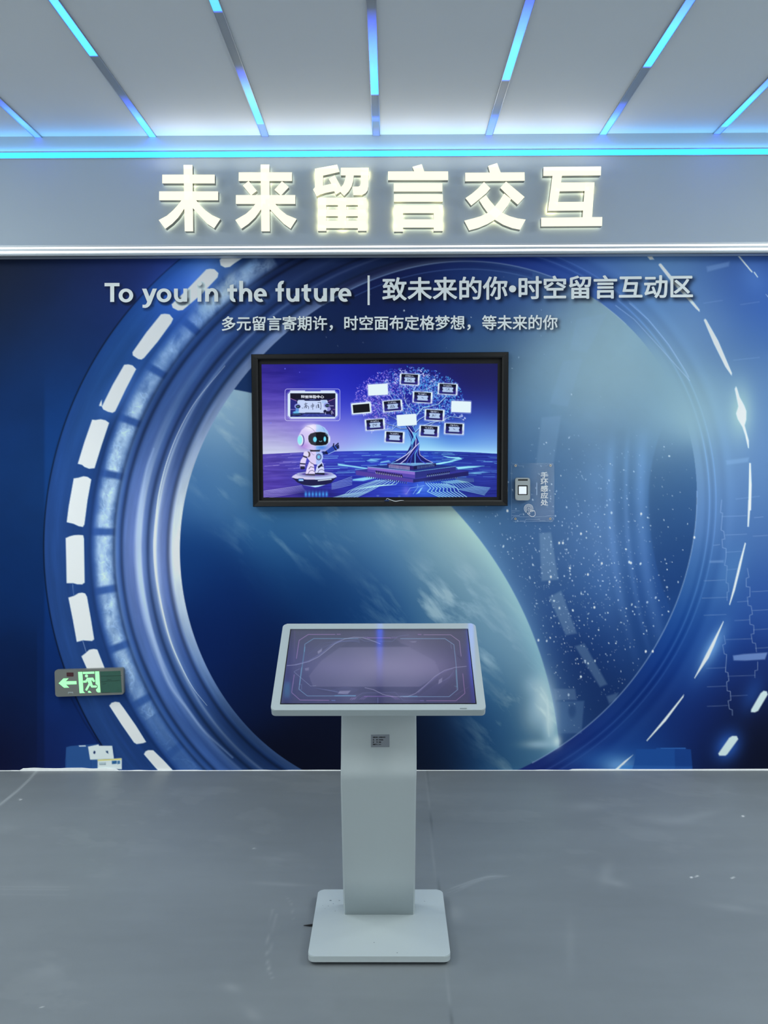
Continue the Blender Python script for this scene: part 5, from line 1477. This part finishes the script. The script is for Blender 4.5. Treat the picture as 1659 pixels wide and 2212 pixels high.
# ------------------------------------------------------------------ exit sign
ZX = lambda x, y: (110 + x / 9.76, 1435 + y / 9.76)
XY = WALL_Y - 0.024


def skew(x, y):                                             # upright sign coordinates (0..1450, 0..555) -> its slightly tilted outline
    u, v = x / 1450.0, y / 555.0
    q = ((75, 125), (1525, 80), (1537, 636), (93, 686))
    return ZX((1 - v) * ((1 - u) * q[0][0] + u * q[1][0]) + v * ((1 - u) * q[3][0] + u * q[2][0]), (1 - v) * ((1 - u) * q[0][1] + u * q[1][1]) + v * ((1 - u) * q[3][1] + u * q[2][1]))


EX = thing('exit_sign', at(*ZX(800, 670), WALL_Y), 'dark emergency exit sign with glowing green arrow and running figure, low on the mural', 'exit sign')
bm = flat_polys([rrect(0, 0, 1450, 555, 45, 5)], XY, 0.0235, skew)
bmesh.ops.bevel(bm, geom=[e for e in bm.edges if all(v.co.y < XY + 0.001 for v in e.verts)], offset=0.0022, segments=2, affect='EDGES')
obj('housing', bm, mat('smoked_grey_panel', L(112, 116, 112), rough=0.32, spec=0.5, noise=0.08, nscale=12), EX)['label'] = 'smoked grey rounded housing'
M_GREEN = mat('green_lit_symbol', L(120, 220, 140), rough=0.5, emit=L(158, 248, 172), es=0.95)
M_DKG = mat('dark_green_panel', L(50, 92, 80), rough=0.35, spec=0.4, noise=0.15, nscale=25)
UN = lambda x, y: (x - 80, y - 125 + (x - 80) * 0.0325)      # crop coordinates -> sign coordinates
XP = lambda x, y: skew(*UN(x, y))
f1 = XY - 0.0006
obj('green_panel', flat_polys([[(1040, 150), (1470, 135), (1490, 590), (1050, 600)]], f1, 0.0005, XP), M_DKG, EX)['label'] = 'dark green right panel'
for pts in ([(1050, 245), (1250, 243), (1490, 238)], [(1060, 365), (1120, 368), (1190, 350), (1330, 348), (1450, 335)], [(1085, 412), (1160, 405)], [(1190, 325), (1270, 320)], [(1070, 598), (1240, 590)]):
    obj('panel_scratch', flat_polys(stroke_polys(pts, 5), f1 - 0.0004, 0, XP, 0.000004), M_BLACKM, EX)['label'] = 'fine dark scratch'
f2 = XY - 0.0008
obj('arrow', flat_polys([[(158, 397), (262, 297), (372, 295), (310, 355), (535, 352), (537, 418), (312, 424), (378, 488), (270, 490)]], f2, 0.0007, XP), M_GREEN, EX)['label'] = 'green glowing arrow pointing left'
obj('doorway', flat_polys([[(575, 162), (665, 158), (675, 560), (690, 585), (714, 600), (595, 604)], [(676, 160), (916, 152), (917, 196), (677, 204)], [(934, 150), (1018, 148), (1035, 588), (985, 590), (950, 562), (944, 525), (975, 500), (985, 462), (970, 430), (940, 420)]], f2, 0.0007, XP), M_GREEN, EX)['label'] = 'green glowing door frame'
fig = [circ(750, 243, 31, 22)]
fig += [[(760, 284), (880, 280), (905, 300), (862, 318), (850, 345), (875, 440), (840, 470), (800, 420), (775, 370)]]
fig += stroke_polys([(775, 300), (735, 362), (690, 364)], 42) + stroke_polys([(862, 300), (905, 350)], 42) + stroke_polys([(812, 405), (742, 530)], 42) + stroke_polys([(840, 400), (862, 466), (945, 466)], 42)
fig += [circ(905, 350, 21, 14), circ(742, 530, 21, 14), circ(945, 466, 21, 14), circ(862, 466, 20, 14), circ(735, 362, 20, 14), circ(690, 364, 8, 8)]
fig += [[(772, 570), (790, 553), (812, 556), (848, 595), (786, 597), (774, 586)]]
obj('running_figure', flat_polys(fig, f2 - 0.0002, 0.0008, XP), M_GREEN, EX)['label'] = 'green glowing running figure'
obj('indicator_window', flat_polys([rrect(332, 172, 478, 256, 12, 3)], f2, 0.0007, XP), mat('dark_red_window', L(70, 34, 40), rough=0.25, noise=0.2, nscale=90), EX)['label'] = 'dark red indicator window'
obj('test_mark', flat_polys(stroke_polys([(356, 620), (356, 582), (456, 580), (456, 618)], 10) + [R4(350, 582, 462, 600)], f2, 0, XP, 0.000004), mat('pale_grey_print', L(150, 162, 164), rough=0.5), EX)['label'] = 'pale printed bracket mark'

# ------------------------------------------------------------------ kiosk
Pb, Pt = V3((0, 2.518, 0.863)), V3((0, 2.797, 1.036))        # lower and upper edge of its lit area (side view)
SU = (Pt - Pb).normalized()
SN = V3((1, 0, 0)).cross(SU).normalized()
if SN.z < 0:
    SN = -SN
KX = (at(816.5, 1520, Pb.y).x + at(819.5, 1360, Pt.y).x) / 2
HW = 0.2985
LEN = (Pt - Pb).length


def on_panel(u, v, h=0.0):                                   # u across, v up the slope from the lower lit edge, h above the glass
    return V3((KX + u, Pb.y, Pb.z)) + SU * v + SN * h


bx_c = at_z(820, 2000, 0.03).x
KI = thing('kiosk', (bx_c, 2.76, 0), 'white freestanding touch kiosk with tilted screen and square base on the grey floor', 'kiosk')
# base plate
BZ0, BZ1 = 0.012, 0.031
fl, fr = at_z(668, 2066.5, BZ1), at_z(971.5, 2065.5, BZ1)
bl, br = at_z(684.5, 1922, BZ1), at_z(957.5, 1920.5, BZ1)
x0, x1 = (fl.x + bl.x) / 2, (fr.x + br.x) / 2
bm = bmesh.new()
prism(bm, [V3((x, y, BZ1)) for x, y in rrect(x0, (fl.y + fr.y) / 2, x1, (bl.y + br.y) / 2, 0.022, 5)], (0, 0, BZ0 - BZ1))
bmesh.ops.bevel(bm, geom=[e for e in bm.edges if all(v.co.z > BZ1 - 0.001 for v in e.verts)], offset=0.0018, segments=2, affect='EDGES')
base = obj('base_plate', bm, M_WHITE, KI)
print('BASE', x0, x1, fl.y, bl.y, 'KX', KX, bx_c)
for fx in (x0 + 0.06, x1 - 0.06):
    for fy in (fl.y + 0.06, bl.y - 0.06):
        bm = bmesh.new()
        prism(bm, [V3((fx + 0.02 * math.cos(a), fy + 0.02 * math.sin(a), 0.0)) for a in np.linspace(0, 2 * math.pi, 18, endpoint=False)], (0, 0, BZ0))
        obj('foot', bm, M_BLACKM, base)['label'] = 'low black foot'
M_DIRT = mat('grey_dirt', L(96, 108, 116), rough=0.9)
for px, py, sx, sy in ((714, 1945, 5, 1.4), (720, 1952, 2, 1), (733, 1945, 4, .8), (709, 1957, 1.5, 1), (697, 1956, 1.2, .8), (724, 1968, 1.5, .8), (702, 1963, 1, 1), (808, 2036, 2, 1), (858, 2058, 2.5, 1), (917, 1947, 2, .8)):
    c0 = at_z(px, py, BZ1 + 0.0004)
    bm = bmesh.new()
    bm.faces.new([bm.verts.new(c0 + V3((x * 0.0015, y * 0.003, 0))) for x, y in circ(0, 0, sx * 0.6, 7, sy * 0.6)])
    obj('dirt_speck', bm, M_DIRT, base)['label'] = 'grey speck of dirt'
# column: folded sheet-metal box leaning forward, then back
front = [(2.812, 0.031), (2.770, 0.18), (2.715, 0.385), (2.672, 0.540), (2.664, 0.566), (2.6605, 0.582), (2.6620, 0.598), (2.668, 0.622), (2.690, 0.710), (2.742, 0.905)]
wid = [0.1235, 0.1238, 0.1238, 0.1238, 0.1238, 0.1238, 0.1238, 0.1238, 0.1238, 0.1238]
cxs = np.linspace(at(819, 1977, 2.812).x, at(818.5, 1545, 2.71).x, len(front))
bm = bmesh.new()
rings = []
for (y, z), w, cx in zip(front, wid, cxs):
    b = 0.005
    rings.append([bm.verts.new(p) for p in ((cx - w, y + b, z), (cx - w + b, y, z), (cx + w - b, y, z), (cx + w, y + b, z), (cx + w, y + 0.07, z + 0.008), (cx - w, y + 0.07, z + 0.008))])
for r0, r1 in zip(rings[:-1], rings[1:]):
    for k in range(6):
        bm.faces.new((r0[k], r0[(k + 1) % 6], r1[(k + 1) % 6], r1[k]))
bm.faces.new(rings[0])
bm.faces.new(rings[-1][::-1])
colm = obj('column', bm, M_WHITE, KI, smooth=True)
for p in colm.data.polygons:
    p.use_smooth = abs(p.normal.x) < 0.3 and len(p.vertices) == 4
# the four-line sticker on the column
def on_col(px, py, h=0.0008):
    d = ray(px, py)
    a, b = V3((0, 2.690, 0.710)), V3((0, 2.742, 0.905))
    n = V3((0, -(b.z - a.z), (b.y - a.y))).normalized()
    return EYE + d * (((a + n * h) - EYE).dot(n) / d.dot(n))


bm = bmesh.new()
bm.faces.new([bm.verts.new(on_col(*p)) for p in ((801.4, 1587), (841.2, 1586.4), (841.2, 1613.8), (801.6, 1614.2))])
st = obj('data_sticker', bm, mat('grey_sticker', L(126, 134, 144), rough=0.45, noise=0.04, nscale=60), KI)
st['label'] = 'small grey data sticker with four black lines'
vs, fs = [], []
for body, q in (('设备名称：', (805.5, 1591.2, 816.5, 1594.2)), ('未来留言交互', (818, 1591.2, 832.5, 1594.2)), ('品', (805.5, 1596.6, 808, 1599.4)), ('牌', (813, 1596.6, 815.6, 1599.4)), ('互动设备', (818, 1596.6, 828, 1599.4)),
                ('型', (805.5, 1601.8, 808, 1604.6)), ('号', (813, 1601.8, 815.6, 1604.6)), ('定制', (818, 1601.8, 823, 1604.6)), ('屏幕尺寸', (805.5, 1606.8, 815.8, 1609.6)), ('27寸', (818, 1606.8, 823.2, 1609.6))):
    p, tt = text_px(body, rq(*q), 0.03)
    n = len(vs)
    vs += [tuple(on_col(a, b, 0.0016)) for a, b in p]
    fs += [tuple(int(i) + n for i in tri) for tri in tt]
me = bpy.data.meshes.new('sticker_writing')
me.from_pydata(vs, [], fs)
link('sticker_writing', me, mat('black_print', L(16, 18, 22), rough=0.6), st)['label'] = 'black printed lines'
# housing of the tilted screen
BOT, TOP, SIDE, THK = 0.026, 0.030, 0.030, 0.026
bm = bmesh.new()
prism(bm, [on_panel(u, v, 0.0) for u, v in rrect(-HW - SIDE, -BOT, HW + SIDE, LEN + TOP, 0.014, 5)], -SN * THK)
bmesh.ops.bevel(bm, geom=[e for e in bm.edges if all(abs((v.co - on_panel(0, 0)).dot(SN)) < 0.001 for v in e.verts)], offset=0.0018, segments=2, affect='EDGES')
hs = obj('screen_housing', bm, M_GLOSSW, KI)
bm = bmesh.new()
prism(bm, [on_panel(u, v, 0.0006) for u, v in R4(-HW - 0.003, -0.0028, HW + 0.003, LEN + 0.0028)], -SN * 0.0004)
obj('screen_surround', bm, M_BLACKM, hs)['label'] = 'thin black line round the screen'
bm = bmesh.new()
prism(bm, [on_panel(u, v, 0.0010) for u, v in rrect(0.249, -0.0226, 0.270, -0.0186, 0.0018, 4)], -SN * 0.0008)
obj('power_button', bm, mat('grey_button', L(128, 140, 144), rough=0.5), hs)['label'] = 'small grey button'
# arm between column and housing
bm = bmesh.new()
prism(bm, [V3((KX - 0.10, y, z)) for y, z in ((2.700, 0.84), (2.765, 0.845), (2.80, 0.990), (2.69, 0.925))], (0.20, 0, 0))
obj('mounting_block', bm, M_WHITE, KI)


def paint_kiosk():
    P4 = [on_panel(-HW, LEN, 0.0012), on_panel(HW, LEN, 0.0012), on_panel(HW, 0, 0.0012), on_panel(-HW, 0, 0.0012)]
    c = Canvas(quad_sheet(*P4, 640, 300))
    X, Y = c.X, c.Y
    Kp = lambda p: [(570 + x / 3.386, 1330 + y / 3.386) for x, y in p]
    c.C[:] = field(X, Y, [(640, 1365, (70, 72, 98)), (700, 1364, (68, 70, 96)), (820, 1364, (70, 72, 100)), (930, 1364, (78, 76, 102)), (1000, 1366, (74, 72, 98)), (640, 1420, (66, 68, 120)), (615, 1470, (56, 60, 118)), (612, 1510, (50, 52, 96)), (700, 1510, (56, 56, 104)), (820, 1510, (54, 56, 100)),
                          (930, 1510, (56, 54, 100)), (1010, 1510, (56, 50, 92)), (1005, 1440, (66, 60, 100)), (700, 1420, (92, 94, 130)), (820, 1420, (112, 110, 146)), (900, 1420, (116, 112, 148)), (960, 1430, (88, 84, 124)), (760, 1460, (96, 96, 136)), (860, 1470, (96, 94, 134)), (700, 1460, (78, 80, 122)), (660, 1460, (64, 66, 116))], 30)
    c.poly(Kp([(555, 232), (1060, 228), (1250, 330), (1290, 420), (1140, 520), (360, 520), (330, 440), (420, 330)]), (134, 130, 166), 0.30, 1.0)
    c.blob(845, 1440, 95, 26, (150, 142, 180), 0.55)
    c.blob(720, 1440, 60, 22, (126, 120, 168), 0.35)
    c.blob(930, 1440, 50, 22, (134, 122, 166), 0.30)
    c.poly(Kp([(740, 165), (960, 165), (1000, 200), (1060, 225), (560, 230), (620, 190)]), (60, 64, 96), 0.35, 2)
    c.poly(Kp([(350, 520), (1150, 520), (1100, 575), (960, 560), (740, 560), (640, 580), (420, 560)]), (52, 54, 96), 0.4, 2)
    pk, cy = (176, 132, 196), (120, 166, 204)
    ln = lambda p, w, col, a: c.line(Kp(p), w, col, a, 0.7)
    ln([(238, 312), (258, 180), (325, 137), (520, 137)], 1.1, pk, 0.85)
    ln([(1170, 139), (1365, 139), (1430, 186), (1443, 295)], 1.1, (184, 150, 196), 0.75)
    ln([(222, 432), (203, 562), (265, 617), (475, 619)], 1.1, pk, 0.8)
    ln([(1455, 425), (1470, 568), (1405, 622), (1190, 622)], 1.1, (180, 130, 190), 0.75)
    ln([(296, 262), (300, 208), (365, 167), (690, 167)], 1.2, cy, 0.8)
    ln([(1000, 168), (1325, 168), (1390, 212), (1405, 350), (1418, 540), (1355, 592), (1020, 592)], 1.2, (132, 168, 206), 0.8)
    ln([(276, 380), (256, 538), (318, 587), (670, 587)], 1.2, cy, 0.8)
    ln([(300, 230), (262, 500)], 2.2, (96, 160, 196), 0.5)
    ln([(1405, 400), (1412, 520)], 2.4, (104, 160, 186), 0.45)
    ln([(520, 585), (670, 585)], 2.2, (110, 170, 214), 0.5)
    ln([(1000, 590), (1120, 590)], 2.2, (110, 170, 214), 0.5)
    ln([(760, 162), (925, 162)], 1.3, (160, 120, 196), 0.8)
    ln([(735, 590), (945, 590)], 1.3, (150, 110, 196), 0.8)
    ln([(620, 165), (690, 160), (735, 185), (940, 188), (985, 150), (1060, 140)], 0.9, (116, 124, 170), 0.6)
    ln([(640, 620), (720, 565), (960, 560), (1020, 620), (1140, 622)], 0.9, (110, 110, 160), 0.6)
    for o in (0, 14, 28):
        ln([(632 + o, 612), (646 + o, 600)], 1.1, (160, 130, 190), 0.7)
        ln([(700 + o, 612), (728 + o, 590)], 0.9, (140, 110, 180), 0.6)
        ln([(725 + o, 155), (745 + o, 166)], 0.9, (150, 120, 190), 0.6)
        ln([(925 + o, 166), (945 + o, 155)], 0.9, (150, 120, 190), 0.5)
        ln([(925 + o, 588), (965 + o, 612)], 0.9, (140, 110, 180), 0.6)
    ln([(535, 136), (560, 136)], 1.4, pk, 0.7)
    ln([(1128, 137), (1150, 137)], 1.4, pk, 0.7)
    ln([(497, 620), (520, 620)], 1.6, (110, 130, 200), 0.8)
    ln([(1145, 622), (1168, 622)], 1.6, (130, 110, 190), 0.8)
    ln([(170, 365), (240, 358), (330, 335), (400, 300), (450, 262), (520, 205), (590, 170), (660, 157), (720, 160), (780, 178), (850, 205)], 1.1, (176, 176, 210), 0.75)
    ln([(230, 358), (330, 330), (420, 275), (500, 210), (570, 175)], 2.6, (120, 126, 184), 0.35)
    ln([(740, 527), (800, 540), (870, 575), (940, 592), (1050, 592), (1110, 568), (1180, 510), (1250, 445), (1320, 400), (1400, 378), (1480, 370)], 1.1, (176, 170, 206), 0.7)
    ln([(1130, 560), (1210, 490), (1290, 420), (1380, 385)], 2.6, (130, 124, 180), 0.35)
    ln([(222, 408), (260, 388)], 0.8, (150, 160, 200), 0.6)
    ln([(222, 412), (342, 515), (380, 512)], 0.9, (160, 170, 206), 0.6)
    for k in range(10):
        ln([(330 + k * 22, 280 - k * 10), (420 + k * 30, 200 - k * 3), (700, 175 + k * 3)], 0.8, (112, 128, 186), 0.14)
        ln([(350 + k * 20, 525 + k * 3), (480 + k * 16, 545 + k * 4), (600 + k * 10, 520 + k * 2)], 0.8, (120, 130, 186), 0.22)
        ln([(1120 + k * 14, 600 - k * 3), (1260 + k * 10, 500 - k * 3), (1390, 440 - k * 5)], 0.8, (120, 116, 170), 0.16)
    for p, a in (([(392, 262), (426, 238), (422, 262), (396, 280)], .5), ([(555, 550), (636, 548), (615, 572), (540, 572)], .5), ([(1280, 470), (1306, 452), (1302, 485), (1275, 502)], .45), ([(300, 385), (330, 378), (328, 400), (304, 402)], .35), ([(1065, 188), (1120, 185), (1108, 196), (1085, 196)], .35)):
        c.poly(Kp(p), (176, 172, 206), a, 0.8)
    ln([(258, 500), (276, 505), (276, 540), (258, 538), (262, 500)], 0.8, (120, 150, 190), 0.6)
    ln([(1395, 515), (1410, 518), (1410, 538)], 0.8, (130, 170, 190), 0.6)
    ln([(1368, 205), (1372, 240)], 0.9, (140, 150, 190), 0.6)
    ln([(1415, 290), (1448, 320)], 1.0, (50, 50, 80), 0.6)
    ln([(834, 600), (834, 642)], 0.9, (130, 140, 190), 0.7)
    ln([(225, 110), (222, 330)], 2.4, (100, 80, 150), 0.25)
    ln([(1400, 580), (1500, 520)], 0.8, (130, 90, 150), 0.4)
    c.C *= np.array((0.95, 0.97, 0.98))
    for y in (1362.5, 1361):
        c.line([(600, y), (1040, y)], 1.2, (44, 46, 60), 0.4)
    return c


ks = paint_kiosk()
ks.mesh('touch_screen', mat_screen('kiosk_display', 0.9, rough=0.06, ior=1.6, spec=1.0), hs)['label'] = 'dim violet lit touch screen with circuit border'

# ------------------------------------------------------------------ black cable end on the floor by the kiosk base
t0, t1 = at_z(655.5, 1999, 0.004), at_z(700, 1997.5, 0.005)
bm = bmesh.new()
tube(bm, [t0, t0.lerp(t1, 0.25), t0.lerp(t1, 0.5), t0.lerp(t1, 0.75), t1], [0.0008, 0.0028, 0.0040, 0.0048, 0.0050], 10)
o = obj('power_cable', bm, M_BLACKM, smooth=True)
tag(o, 'short tapering black cable end poking out under the left side of the white kiosk base', 'cable')
